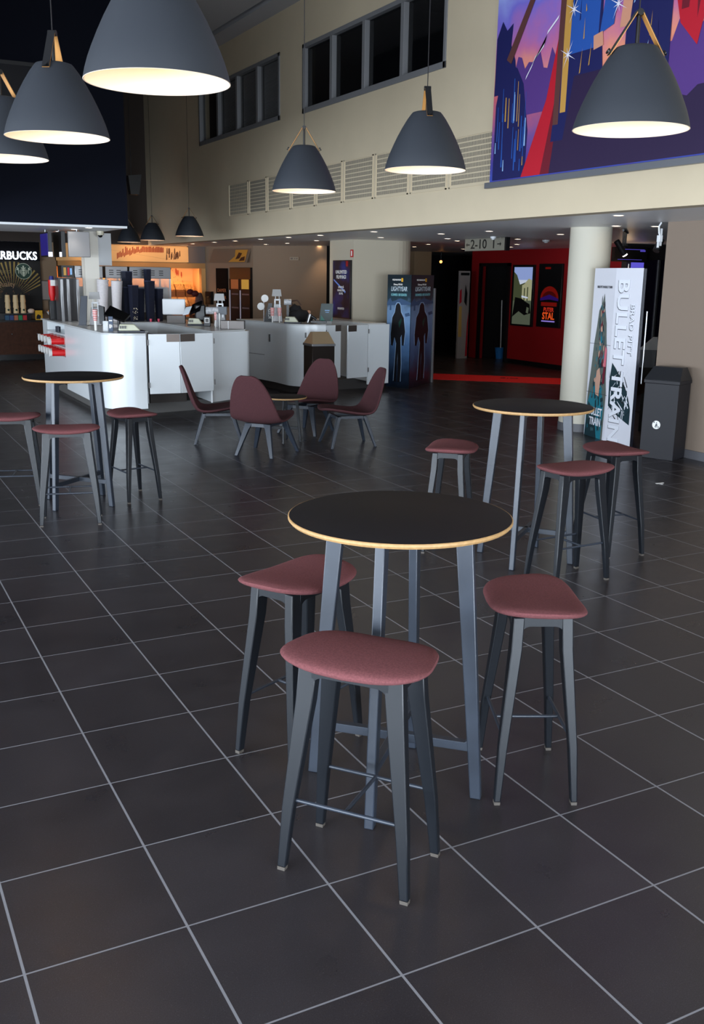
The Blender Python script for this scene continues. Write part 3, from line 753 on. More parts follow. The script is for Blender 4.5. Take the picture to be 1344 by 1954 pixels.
obj('plinth', MB().prism([(3.10, 12.9), (3.6, 12.98), (5.1, 13.25), (5.12, 16.8), (3.10, 16.8)], 0, 0.14), mat('plinth_grey', (96, 94, 92), 0.6), k1)
def door(parent, p, q, z0, z1, plate, hinge_side):
    p = Vector(p); q = Vector(q); d = (q - p).normalized(); n = Vector((-d.y, d.x)) * 0.028
    dr = obj('door', MB().prism([tuple(p), tuple(q), tuple(q + n), tuple(p + n)], z0, z1), WHITE, parent, bevel=0.003)
    w = (q - p).length
    a, b = (p + d * (w - plate), q) if hinge_side == 'l' else (p, p + d * plate)
    o_ = -n.normalized() * 0.004
    obj('push_plate', MB().prism([tuple(a + o_), tuple(b + o_), tuple(b), tuple(a)], z1 - 0.10, z1 - 0.002), HANDLE, dr, smooth=False)
    h_ = p - d * 0.012 if hinge_side == 'l' else q + d * 0.012
    for z in (z0 + 0.08, z1 - 0.14): obj('hinge', MB().tube((h_.x, h_.y - 0.01, z), (h_.x, h_.y - 0.01, z + 0.07), 0.008), STEELD, dr)
    return dr
door(k1, (3.53, 12.43), (3.93, 12.40), 0.33, 1.095, 0.17, 'l')
door(k1, (3.94, 12.40), (4.43, 12.53), 0.33, 1.095, 0.22, 'r')
obj('inner_lock', MB().tube((4.49, 13.6, 0.98), (4.46, 13.6, 0.98), 0.03, n=16), STEEL, k1)
obj('edge_post', MB().prism([(4.435, 12.66), (4.455, 12.655), (4.47, 12.70), (4.45, 12.71)], 0.15, 1.085), WHITE2, k1)
obj('inner_dark_box', MB().box(3.69, 4.20, 13.0, 15.25, 0.14, 0.97), mat('inner_dark', (58, 50, 46), 0.5), k1)  # dark box added so the recess inside the counter reads dark
struct('pillar', MB().box(3.52, 3.74, 15.80, 16.02, 1.105, SZ), mat('cream_pillar', (222, 216, 204), 0.6))
def cup_stack(label, loc, r0, r1, h, m, ridges, lean=0, group=None, square=False, rimm=None):
    t = thing('cup_stack', label, 'cups', loc, group=group)
    prof = [(r0 * 0.98, 0)]
    for i in range(ridges):
        z = h * (i + 0.2) / ridges; rr = r0 + (r1 - r0) * (i / ridges)
        prof += [(rr, z), (rr * 1.03, z + h / ridges * 0.35), (rr * 1.03, z + h / ridges * 0.6), (rr, z + h / ridges * 0.7)]
    prof.append((r1, h))
    n = 4 if square else 22
    o = obj('stacked_cups', MB().lathe(prof, n, cap0=True, cap1=True), m, t, smooth=not square)
    if rimm: obj('top_rim', MB().lathe([(r1 * 0.98, h), (r1 * 1.06, h + 0.002), (r1 * 1.06, h + 0.010), (r1 * 0.9, h + 0.008)], n), rimm, t)
    t.rotation_euler = (R_(lean), R_(lean * 0.4), R_(20 if not square else 62))
    return t
TUB = mat('tub_rim', (214, 208, 206), 0.5)
cup_stack('tall leaning stack of pale popcorn tubs, left one behind the white pillar', (3.72, 15.62, 1.108), 0.062, 0.09, 0.64, CUPW, 34, 2, 'pale tub stacks')
cup_stack('tall stack of pale popcorn tubs, right one beside the navy cups', (3.93, 15.58, 1.108), 0.06, 0.088, 0.62, CUPW, 34, 2, 'pale tub stacks')
navy = [((4.11, 15.72), 0.52, 0.076, 'plain, leftmost of the row'), ((4.19, 15.52), 0.55, 0.084, 'with pale ornament at its foot'), ((4.22, 15.98), 0.76, 0.088, 'tall one at the back left'),
        ((4.36, 15.75), 0.50, 0.072, 'in the shade between its neighbours'), ((4.46, 15.55), 0.62, 0.086, 'with white rims halfway up'), ((4.52, 15.86), 0.80, 0.06, 'tallest, narrow one at the back'), ((4.62, 15.6), 0.50, 0.074, 'rightmost, beside the white monitor')]
for (x, y), h_, r, lb in navy:
    t = cup_stack('tall stack of navy popcorn cartons, ' + lb, (x, y, 1.105), r * 0.72, r, h_, CUPB, 10, 0, 'navy carton stacks', True, mat('navy_rim', (60, 66, 92), 0.5))
    if 'ornament' in lb:
        q = random.Random(5); pl = []
        for i in range(26):
            a = (q.random() - 0.5) * 0.07; z = 0.01 + q.random() * 0.2; pl.append((0, [(a, z), (a + 0.012, z + 0.004), (a + 0.006, z + 0.014)]))
        pm = t.matrix_basis.inverted() @ frame((4.19, 15.46, 1.105), (math.cos(R_(-28)), math.sin(R_(-28)), 0), (0, 0, 1))
        flat('printed_ornament', pl, [mat('ornament_gold', (206, 190, 160), 0.6)], pm, t)
for k, (x, y) in enumerate(((4.43, 15.43), (4.56, 15.44))):
    tag(obj('tumbler', MB().lathe([(0.014, 0), (0.02, 0.03), (0.02, 0.045)], 12, (x, y, 1.105), True, True), mat('pink_plastic', (226, 84, 110), 0.4)), ('small pink plastic cap at the foot of the white-rimmed carton stack', 'small pink plastic cap at the foot of the rightmost carton stack')[k], 'cap')
# popcorn machines on the back worktop
POP = bpy.data.materials.new('popcorn_heap'); POP.use_nodes = True
_nt = POP.node_tree; _v = _nt.nodes.new('ShaderNodeTexVoronoi'); _v.inputs['Scale'].default_value = 42; _t = _nt.nodes.new('ShaderNodeTexCoord'); _rp = _nt.nodes.new('ShaderNodeValToRGB')
_nt.links.new(_t.outputs['Object'], _v.inputs['Vector']); _nt.links.new(_v.outputs['Color'], _rp.inputs[0]); _nt.links.new(_rp.outputs[0], _nt.nodes['Principled BSDF'].inputs['Base Color'])
_rp.color_ramp.elements[0].position = 0.25; _rp.color_ramp.elements[0].color = (*lin((150, 110, 84)), 1); _rp.color_ramp.elements[1].position = 0.5; _rp.color_ramp.elements[1].color = (*lin((214, 196, 178)), 1)
def popcorn_machine(label, x0, x1, seed):
    t = thing('popcorn_machine', label, 'machine', (x0, 16.1, 1.105), group='popcorn machines'); w = x1 - x0
    obj('base', MB().box(0, w, 0, 0.6, 0, 0.12), STEELD, t, bevel=0.004)
    hd = obj('hood', MB().box(0, w, -0.02, 0.6, 0.66, 0.845), STEEL, t, bevel=0.006)
    m_ = MB()
    nx = int(w / 0.17)
    for i in range(nx):
        for j in range(3): m_.box(0.06 + i * (w - 0.12) / nx, 0.06 + i * (w - 0.12) / nx + 0.07, -0.024, -0.018, 0.71 + j * 0.033, 0.722 + j * 0.033)
    obj('vents', m_, BLK, hd, smooth=False)
    for x in (0.012, w - 0.012):
        for y in (0.01, 0.58): obj('post', MB().box(x - 0.012, x + 0.012, y - 0.012, y + 0.012, 0.12, 0.66), WHITE2, t)
    obj('glass', MB().box(0.02, w - 0.02, 0.0, 0.006, 0.12, 0.66), CLEAR, t, smooth=False)
    obj('popcorn', MB().box(0.03, w - 0.03, 0.03, 0.55, 0.12, 0.52), POP, t, smooth=False)
    return t
popcorn_machine('steel popcorn machine with vented hood, left of the white pillar', 3.42, 3.86, 1)
popcorn_machine('steel popcorn machine hidden behind the pale tub stacks, right of the pillar', 3.90, 4.26, 2)
popcorn_machine('steel popcorn machine with vented hood, behind the navy cartons', 4.29, 4.98, 3)
t = thing('drink_cooler', 'upright drink cooler with open steel door frames, at the left end of the kiosk', 'cooler', (3.10, 15.55, 1.105))
obj('cabinet', MB().box(0.02, 0.3, 0.35, 0.6, 0, 0.66), mat('cooler_dark', (52, 50, 52), 0.3), t)
for x0, y0 in ((-0.02, 0.0), (0.10, 0.12), (0.22, 0.0)):
    obj('door_frame', MB().box(x0, x0 + 0.045, y0, y0 + 0.03, 0, 0.64), STEEL, t, bevel=0.004)
t = thing('picture_box', 'dark box with small colourful pictures on top of the drink cooler', 'display', (3.24, 16.1, 1.77))
obj('case', MB().box(-0.02, 0.17, 0, 0.3, 0, 0.18), BLK, t)
flat('pictures', [(0, [(0.02, 0.03), (0.06, 0.03), (0.06, 0.15), (0.02, 0.15)]), (1, [(0.08, 0.03), (0.11, 0.03), (0.11, 0.15), (0.08, 0.15)]), (2, [(0.12, 0.04), (0.15, 0.04), (0.15, 0.14), (0.12, 0.14)])], [GD, RD, CY], frame((-0.01, -0.002, 0), (1, 0, 0), (0, 0, 1)), t)
struct('trim_3', MB().box(3.86, 4.08, 16.35, 16.40, 1.96, SZ), WHITE2)
# things at the left front corner
t = thing('menu_stand', 'narrow black leaning menu stand at the left edge of the kiosk', 'stand', (3.13, 14.36, 1.105), R_(-25))
obj('panel', MB().hull8([(-0.06, 0, 0.012), (0.05, 0, 0.012), (0.05, 0.02, 0.012), (-0.06, 0.02, 0.012)], [(-0.02, 0.05, 0.42), (0.07, 0.05, 0.42), (0.07, 0.07, 0.42), (-0.02, 0.07, 0.42)]), mat('slate_print', (40, 46, 58), 0.4), t, bevel=0.003)
obj('foot', MB().box(-0.07, 0.07, -0.03, 0.1, 0, 0.012), BLK, t)
def dispenser(label, loc, rz, s=1.0):
    t = thing('slush_dispenser', label, 'dispenser', loc, rz)
    obj('body', MB().hull8([(-0.09, -0.08, 0), (0.09, -0.08, 0), (0.09, 0.1, 0), (-0.09, 0.1, 0)], [(-0.06, -0.04, 0.26 * s), (0.06, -0.04, 0.26 * s), (0.06, 0.1, 0.26 * s), (-0.06, 0.1, 0.26 * s)]), STEEL, t, bevel=0.006)
    obj('bracket', MB().box(-0.05, -0.03, -0.06, -0.03, 0.12, 0.32 * s).box(0.03, 0.05, -0.06, -0.03, 0.12, 0.32 * s).box(-0.05, 0.05, -0.06, -0.03, 0.31 * s, 0.33 * s), WHITE2, t)
    obj('sign', MB().hull8([(-0.09, -0.03, 0.37 * s), (0.07, -0.03, 0.37 * s), (0.07, -0.01, 0.37 * s), (-0.09, -0.01, 0.37 * s)], [(-0.075, -0.03, 0.47 * s), (0.055, -0.03, 0.47 * s), (0.055, -0.01, 0.47 * s), (-0.075, -0.01, 0.47 * s)]), mat('sign_grey', (150, 148, 146), 0.5), t)
    obj('stems', MB().tube((-0.03, -0.02, 0.26 * s), (-0.03, -0.02, 0.38 * s), 0.005).tube((0.03, -0.02, 0.26 * s), (0.03, -0.02, 0.38 * s), 0.005), WHITE2, t)
    return t
dispenser('steel sauce dispenser behind the narrow menu stand', (3.36, 14.52, 1.106), R_(-20))
t = thing('pos_terminal', 'tilted black cash register screen at the rounded corner of the kiosk', 'register', (3.33, 13.28, 1.105), R_(-35))
obj('screen', MB().slab([(-0.16, 0, 0.18), (0.12, 0, 0.10), (0.14, 0.2, 0.18), (-0.14, 0.2, 0.30)], (0.004, -0.03, 0.02)), SCR, t, bevel=0.004)
obj('arm', MB().tube((0, 0.12, 0), (0, 0.12, 0.2), 0.02), BLK, t)
obj('foot', MB().box(-0.1, 0.1, 0.02, 0.2, 0, 0.02), BLK, t, bevel=0.003)
obj('customer_display', MB().slab([(-0.22, -0.02, 0.08), (-0.14, -0.04, 0.06), (-0.16, 0.0, 0.30), (-0.24, 0.02, 0.32)], (0.01, 0.02, 0)), BLK, t)
t = thing('straw_cups', 'stack of red and white zigzag paper cups in a clear holder, on the first kiosk', 'cups', (3.055, 13.25, 1.105))
STR = bpy.data.materials.new('red_white_stripes'); STR.use_nodes = True
_nt = STR.node_tree; _w = _nt.nodes.new('ShaderNodeTexWave'); _w.bands_direction = 'Z'; _w.inputs['Scale'].default_value = 14; _w.inputs['Distortion'].default_value = 1.5; _t = _nt.nodes.new('ShaderNodeTexCoord'); _rp = _nt.nodes.new('ShaderNodeValToRGB')
_nt.links.new(_t.outputs['Object'], _w.inputs['Vector']); _nt.links.new(_w.outputs[0], _rp.inputs[0]); _nt.links.new(_rp.outputs[0], _nt.nodes['Principled BSDF'].inputs['Base Color'])
_rp.color_ramp.elements[0].position = 0.45; _rp.color_ramp.elements[0].color = (*lin((196, 70, 66)), 1); _rp.color_ramp.elements[1].position = 0.55; _rp.color_ramp.elements[1].color = (*lin((232, 214, 210)), 1)
obj('cups', MB().lathe([(0.024, 0.12), (0.036, 0.27)], 18, cap0=True, cap1=True), STR, t); obj('holder', MB().lathe([(0.018, 0), (0.018, 0.12)], 14, cap0=True), WHITEP, t)
t = thing('leaflet_holder', 'clear leaflet holder with dark blue cards beside the register', 'holder', (3.17, 13.02, 1.105), R_(-25))
obj('holder', MB().box(-0.07, -0.005, -0.02, 0.03, 0, 0.13), CLEAR, t); obj('cards', MB().box(0.005, 0.06, -0.02, 0.0, 0, 0.19), mat('slate_card', (58, 74, 98), 0.5), t)
flat('card_print', [(0, [(0.012, 0.13), (0.054, 0.13), (0.054, 0.145), (0.012, 0.145)]), (0, [(0.014, 0.04), (0.034, 0.04), (0.034, 0.09), (0.014, 0.09)]), (0, [(0.040, 0.05), (0.052, 0.05), (0.052, 0.085), (0.040, 0.085)])], [WHITEP], frame((0, -0.021, 0), (1, 0, 0), (0, 0, 1)), t)
def scale(label, loc, rz, sc=1):
    t = thing('receipt_printer', label, 'printer', loc, rz)
    obj('tray', MB().box(-0.15 * sc, 0.19 * sc, -0.09, 0.09, 0, 0.022), mat('navy_tray', (22, 26, 44), 0.4), t, bevel=0.006)
    obj('casing', MB().hull8([(-0.14 * sc, -0.075, 0.022), (0.14 * sc, -0.075, 0.022), (0.14 * sc, 0.075, 0.022), (-0.14 * sc, 0.075, 0.022)], [(-0.12 * sc, -0.06, 0.105), (0.06 * sc, -0.06, 0.105), (0.06 * sc, 0.06, 0.105), (-0.12 * sc, 0.06, 0.105)]), CREAM, t, bevel=0.012)
    obj('slots', MB().box(-0.125 * sc, -0.105 * sc, -0.0775, -0.07, 0.05, 0.085).box(-0.095 * sc, -0.075 * sc, -0.0775, -0.07, 0.05, 0.085).box(-0.065 * sc, -0.045 * sc, -0.0775, -0.07, 0.05, 0.085), BLK, t)
    return t
scale('cream receipt printer on a navy tray, at the rounded corner of the first kiosk', (3.37, 12.74, 1.105), R_(-12))
# red cup dispensers on the left side
for r, (z, n, y0) in enumerate(((0.845, 5, 15.12), (0.675, 6, 15.10))):
    for k in range(n):
        nm = ['nearest', 'second', 'third', 'fourth', 'fifth', 'farthest'][k if k < n - 1 else 5]
        ln = 0.24 if k == 0 else 0.2
        t = thing('paper_cup_stack', f'lying stack of red paper cups, {nm} of the {"upper" if r == 0 else "lower"} rack on the kiosk side', 'cups', (3.05, y0 + k * (0.26 if r == 0 else 0.215), z), group='red cup stacks')
        obj('cups', MB().tube((0, 0, 0), (-ln, 0, 0), 0.052, 0.046, n=18), RED, t)
        m_ = MB()
        for j in range(3): m_.tube((-ln - 0.012 * j, 0, 0), (-ln - 0.012 * j - 0.007, 0, 0), 0.053, n=18)
        obj('rims', m_, WHITEP, t)
        obj('dispenser_ring', MB().tube((0.3 - 0.3, 0, 0), (-0.05, 0, 0), 0.058, n=18), PINK, t)
t = thing('small_canister', 'pair of small dark canisters on the upper side shelf of the kiosk', 'canister', (3.07, 15.9, 0.9455))
obj('can', MB().lathe([(0.03, 0), (0.03, 0.08)], 16, (0, 0, 0), True, True), CUPB, t); obj('can', MB().lathe([(0.03, 0), (0.03, 0.08)], 16, (0, -0.1, 0), True, True), CUPB, t)
# right wing of the first kiosk
t = thing('back_monitor', 'white back of a monitor standing beside the navy cartons', 'monitor', (4.64, 14.86, 1.105), R_(-24))
obj('housing', MB().box(-0.18, 0.17, -0.02, 0.03, 0.13, 0.37), WHITE2, t, bevel=0.018, segs=3)
obj('foot', MB().box(-0.12, 0.16, 0.0, 0.12, 0, 0.12), STEELD, t, bevel=0.004)
t = thing('pos_terminal', 'black cash register cluster with a lit-edged screen, right wing of the first kiosk', 'register', (4.80, 14.3, 1.105), R_(-20))
obj('stand', MB().tube((0.05, 0.1, 0), (0.05, 0.1, 0.26), 0.028), BLK, t)
obj('screen', MB().slab([(-0.10, 0, 0.16), (0.04, -0.04, 0.22), (0.08, 0.1, 0.36), (-0.06, 0.14, 0.30)], (0.02, -0.02, -0.012)), SCR, t, bevel=0.003)
obj('display_back', MB().slab([(-0.2, -0.02, 0.14), (-0.11, -0.06, 0.16), (-0.06, -0.02, 0.27), (-0.15, 0.02, 0.25)], (0.0, 0.02, 0.01)), mat('bright_plastic', (206, 214, 220), 0.2), t, bevel=0.003)
obj('housing', MB().box(-0.02, 0.14, 0.02, 0.16, 0.06, 0.3), BLK, t, bevel=0.02)
scale('cream receipt printer under the black register, right wing of the first kiosk', (4.76, 14.22, 1.105), R_(-20), 0.8)
t = thing('card_terminal', 'small black card reader with pale screen frame on the first kiosk', 'card reader', (4.86, 13.98, 1.105), R_(-25))
obj('body', MB().box(-0.05, 0.05, -0.04, 0.02, 0, 0.14), BLK, t, bevel=0.006); obj('display', MB().box(-0.034, 0.034, -0.043, -0.038, 0.05, 0.12), WHITEP, t); obj('glass', MB().box(-0.024, 0.024, -0.045, -0.040, 0.06, 0.11), SCR, t)
dispenser('white sauce dispenser with grey sign at the right end of the first kiosk', (5.03, 13.88, 1.106), R_(-25), 1.0)
t = thing('lid_tube', 'clear lying tube of colourful lids beside the sauce dispenser', 'tube', (4.86, 13.72, 1.34), R_(-25))
tb = obj('tube', MB().tube((-0.1, 0, 0), (0.08, 0, 0), 0.052, n=20), mat('mottled_clear', (176, 176, 178), 0.2, noise=0.35, nscale=30), t)
obj('end_box', MB().box(0.08, 0.2, -0.05, 0.05, -0.055, 0.055), mat('slate_box', (66, 72, 80), 0.4), t)
obj('arm', MB().tube((0.06, 0.0, -0.235), (0.06, 0.0, -0.05), 0.012), STEEL, t)
t = thing('straw_cups', 'two thin white sticks with zigzag paper cups at the right end of the first kiosk', 'cups', (4.86, 13.62, 1.105))
obj('sticks', MB().tube((0, 0, 0), (0, 0, 0.2), 0.01).tube((0.05, -0.03, 0), (0.05, -0.03, 0.2), 0.01), WHITEP, t); obj('cups', MB().lathe([(0.014, 0.1), (0.02, 0.22)], 14, (0, 0, 0), True, True), STR, t)
t = thing('metal_box', 'low grey metal box at the front right end of the first kiosk', 'box', (4.955, 13.19, 1.105), R_(-27))
obj('box', MB().box(-0.16, 0.17, -0.05, 0.12, 0, 0.115), STEELD, t, bevel=0.003); obj('seam', MB().box(-0.055, -0.049, -0.053, -0.048, 0.0, 0.113), WHITE2, t)

# ------------------------------------------------------------------ second snack kiosk
k2 = thing('snack_counter', 'white curved snack counter with open swing doors, farther right behind the lounge chairs', 'counter', (0, 0, 0))
o2 = [(6.18, 16.0), (6.30, 15.45), (6.35, 14.95)] + arc(6.80, 14.50, 0.45, 180, 262, 12) + [(6.84, 14.045)]
obj('counter_body', MB().prism(o2 + [(6.84, 14.6), (7.0, 14.75), (7.0, 16.0)], 0.13, 1.085), WHITE, k2, bevel=0.004)
obj('worktop', MB().prism(o2 + [(6.845, 14.6), (7.02, 14.75), (7.02, 15.6), (7.70, 15.6), (7.70, 14.25), (8.10, 14.36), (7.98, 15.3), (7.94, 16.2), (6.16, 16.2)], 1.085, 1.105), mat('pale_worktop', (206, 208, 208), 0.25), k2, bevel=0.003)
obj('back_body', MB().box(7.0, 7.98, 15.6, 16.15, 0.13, 1.085), WHITE, k2)
obj('side_body', MB().prism([(7.69, 14.22), (8.13, 14.31), (8.0, 15.6), (7.70, 15.6)], 0.17, 1.085), WHITE, k2, bevel=0.004)
obj('plinth', MB().prism([(6.45, 14.55), (8.0, 14.7), (7.9, 16.1), (6.35, 16.1)], 0, 0.17), mat('plinth_dark', (60, 56, 54), 0.6), k2)
door(k2, (6.86, 14.07), (7.19, 14.22), 0.25, 1.09, 0.14, 'l')
door(k2, (7.22, 14.02), (7.66, 14.17), 0.25, 1.09, 0.19, 'r')
obj('front_block', MB().prism([(7.68, 14.19), (8.12, 14.28), (8.11, 14.31), (7.67, 14.22)], 0.12, 1.09), WHITE, k2, bevel=0.003)
obj('cabinet_seam', MB().prism([(6.326, 15.2), (6.33, 15.196), (6.34, 15.2), (6.336, 15.206)], 0.13, 1.08), BLK, k2)
obj('cabinet_seam', MB().prism([(6.22, 15.8), (6.325, 15.25), (6.332, 15.25), (6.228, 15.8)], 0.55, 0.556), BLK, k2)
obj('key_slot', MB().box(6.318, 6.34, 15.10, 15.13, 0.78, 0.9), BLK, k2)
obj('finger_slot', MB().prism([(6.515, 14.14), (6.535, 14.125), (6.545, 14.14), (6.525, 14.155)], 0.9, 0.98), BLK, k2, bevel=0.003)
t = thing('sloping_sign', 'black sloping sign with white lettering at the left end of the second kiosk', 'sign', (6.27, 15.07, 1.105), R_(-40))
obj('board', MB().hull8([(-0.06, 0, 0), (0.08, 0, 0), (0.08, 0.02, 0), (-0.06, 0.02, 0)], [(0.02, 0, 0.3), (0.08, 0, 0.3), (0.08, 0.02, 0.3), (0.02, 0.02, 0.3)]), BLK, t)
t2_ = text('lettering', 'ICED', 0.07, WHITEP, frame((0.045, -0.003, 0.13), (0, 0, 1), (-1, 0, 0)), t)
dispenser('steel dispenser with pinkish sign on the second kiosk', (6.47, 15.12, 1.106), R_(-25), 1.1)
t = thing('plate_stack', 'two round white discs hanging behind the dispenser on the second kiosk', 'discs', (6.30, 15.25, 1.105))
obj('disc', MB().tube((0, 0, 0.37), (0.02, 0.03, 0.37), 0.06, n=24), WHITEP, t); obj('disc', MB().tube((-0.05, 0.05, 0.24), (-0.03, 0.08, 0.24), 0.06, n=24), WHITEP, t); obj('rod', MB().tube((0, 0.04, 0), (0, 0.04, 0.42), 0.008), STEEL, t)
for k, (x, y) in enumerate(((6.27, 14.86), (6.37, 14.80))):
    t = thing('straw_cups', ('stack of zigzag paper cups on a white stick, left one on the second kiosk', 'stack of zigzag paper cups on a white stick, right one on the second kiosk')[k], 'cups', (x, y, 1.105), group='zigzag cups on sticks')
    obj('cups', MB().lathe([(0.027, 0.1), (0.036, 0.235)], 18, cap0=True, cap1=True), STR, t); obj('stick', MB().tube((0, 0, 0), (0, 0, 0.1), 0.012), WHITEP, t)
t = thing('lid_tube', 'short clear tube of lids beside the dispenser on the second kiosk', 'tube', (6.58, 14.95, 1.105), R_(-25))
obj('tube', MB().tube((-0.06, 0, 0.32), (0.06, 0, 0.32), 0.05, n=18), mat('mottled_clear', (176, 176, 178), 0.2), t); obj('arm', MB().box(-0.02, 0.02, -0.01, 0.03, 0, 0.28), BLK, t)
scale('cream printer on a navy tray, on the second kiosk', (6.46, 14.52, 1.105), R_(-27), 0.8)
t = thing('dark_bag', 'slumped dark fabric bag on the second kiosk worktop', 'bag', (6.80, 15.0, 1.105), R_(-30))
m_ = MB(); m_.ball((0, 0, 0.10), 0.17, 1.1, 0.7, 0.62, 14); m_.ball((-0.06, 0.02, 0.2), 0.1, 1, 0.8, 0.8, 12); m_.ball((0.12, 0, 0.06), 0.1, 1.3, 0.8, 0.6, 12)
for v in m_.bm.verts: v.co.z = max(v.co.z + 0.012 * math.sin(v.co.x * 60) , 0.0)
obj('bag_body', m_, mat('black_cloth', (24, 22, 24), 0.9, bump=0.5, bscale=60), t)
obj('bag_strap', MB().path([(-0.1, 0, 0.25), (-0.12, -0.06, 0.33), (-0.02, -0.08, 0.35), (0.04, -0.04, 0.27)], 0.01), mat('brown_strap', (80, 56, 46), 0.7), t)
t = thing('pos_terminal', 'low black register parts with a chrome scanner, right on the second kiosk', 'register', (6.76, 14.42, 1.118), R_(-20))
obj('keyboard', MB().box(-0.02, 0.24, -0.05, 0.07, 0, 0.03), BLK, t, bevel=0.006); obj('scanner', MB().tube((-0.06, 0, 0), (-0.02, 0.01, 0.13), 0.022, 0.03), STEEL, t); obj('handle', MB().tube((-0.02, 0.01, 0.12), (0.08, 0.0, 0.05), 0.02), BLK, t)
t = thing('green_display', 'dark green counter display card on the second kiosk, before the tall beige block', 'display', (7.36, 15.1, 1.105), R_(-27))
obj('board', MB().hull8([(-0.13, 0, 0), (0.1, 0, 0), (0.1, 0.05, 0), (-0.13, 0.05, 0)], [(-0.09, 0.02, 0.29), (0.11, 0.02, 0.29), (0.11, 0.04, 0.29), (-0.09, 0.04, 0.29)]), mat('bottle_green', (16, 46, 44), 0.4), t)
flat('print', [(1, [(-0.11, 0.0), (-0.02, 0.0), (-0.09, 0.1)]), (1, [(0.06, 0.0), (0.1, 0.0), (0.1, 0.07)]), (0, [(-0.03, 0.17), (0.05, 0.17), (0.05, 0.185), (-0.03, 0.185)]), (0, [(-0.02, 0.14), (0.04, 0.14), (0.04, 0.15), (-0.02, 0.15)])], [CY, mat('leaf_green', (60, 130, 116), 0.5)], frame((0, -0.008, 0), (1, 0, 0), (0, 0.06, 1)), t)
t = thing('snack_basket', 'small basket of pale pastries behind the dark bag on the second kiosk', 'basket', (7.02, 15.45, 1.106))
obj('basket', MB().box(-0.02, 0.22, -0.06, 0.08, 0, 0.06), BLK, t); m_ = MB()
for i in range(6): m_.ball((0.02 + i * 0.033, 0.0 + 0.03 * (i % 2), 0.09 + 0.02 * (i % 3)), 0.035)
obj('pastries', m_, mat('pastry', (226, 176, 146), 0.8), t)

# steel litter bin before the second kiosk
t = thing('litter_bin', 'steel litter bin with shiny sloping lid, in front of the second kiosk', 'bin', (6.42, 13.42, 0), R_(-2))
obj('bin_body', MB().box(-0.18, 0.18, -0.17, 0.17, 0, 0.83), mat('bin_dark_mirror', (46, 38, 34), 0.25, metal=0.7), t, bevel=0.004)
obj('rim', MB().box(-0.19, 0.19, -0.18, 0.18, 0.83, 0.865), STEEL, t, bevel=0.003)
obj('lid', MB().hull8([(-0.18, -0.17, 0.865), (0.18, -0.17, 0.865), (0.18, 0.17, 0.865), (-0.18, 0.17, 0.865)], [(-0.10, 0.02, 1.03), (0.16, 0.02, 1.03), (0.16, 0.10, 1.03), (-0.10, 0.10, 1.03)]), BRASSY, t)

# ------------------------------------------------------------------ block wall poster, alarm label
t = thing('framed_poster', 'tall dark blue framed poster on the beige block beside the second kiosk', 'poster', (8.05, 15.86, 1.115))
obj('frame', MB().box(-0.035, 0, -0.345, 0.345, 0, 1.005), BLK, t, bevel=0.004)
fm = frame((-0.036, 0, 0), (0, -1, 0), (0, 0, 1))
POSTB = bpy.data.materials.new('poster_blue_print'); POSTB.use_nodes = True
_nt = POSTB.node_tree; _t = _nt.nodes.new('ShaderNodeTexCoord'); _g = _nt.nodes.new('ShaderNodeTexNoise'); _g.inputs['Scale'].default_value = 2.6; _nt.links.new(_t.outputs['Object'], _g.inputs['Vector']); _rp = _nt.nodes.new('ShaderNodeValToRGB'); _nt.links.new(_g.outputs[0], _rp.inputs[0]); _nt.links.new(_rp.outputs[0], _nt.nodes['Principled BSDF'].inputs['Base Color'])
_rp.color_ramp.elements[0].position = 0.42; _rp.color_ramp.elements[0].color = (*lin((22, 20, 40)), 1); _rp.color_ramp.elements[1].position = 0.65; _rp.color_ramp.elements[1].color = (*lin((34, 52, 130)), 1)
ps = flat('print', [(0, [(-0.32, 0.02), (0.32, 0.02), (0.32, 0.99), (-0.32, 0.99)]), (1, [(-0.3, 0.66), (-0.29, 0.68), (0.18, 0.47), (0.16, 0.44)]), (2, [(0.18, 0.9), (0.26, 0.9), (0.26, 0.99), (0.18, 0.99)])], [POSTB, mat('streak_blue', (110, 150, 230), 0.5), mat('badge_red', (150, 20, 26), 0.5)], fm, t, th=0.001)
fm2 = frame((-0.040, 0, 0), (0, -1, 0), (0, 0, 1))
for s_, z, sz in (('UNLIMITED', 0.80, 0.085), ('FILMMAGI', 0.715, 0.085), ('OPLEV SÅ', 0.54, 0.05), ('MANGE FILM', 0.485, 0.05), ('DU VIL', 0.43, 0.05), ('UNLIMITED', 0.17, 0.05)):
    text('lettering', s_, sz, WHITEP, fm2 @ Matrix.Translation((0.0, z, 0)), ps, sx=1.0, bold=0.0012)
t = thing('fire_label', 'small red and white vertical label at the top of the beige block corner', 'label', (8.045, 15.42 + 0.1, 2.17))
obj('plate', MB().box(-0.008, 0, -0.05, 0.05, 0, 0.125), mat('label_red', (190, 20, 24), 0.5), t); obj('white_field', MB().box(-0.010, -0.007, -0.02, 0.02, 0.018, 0.107), WHITEP, t)
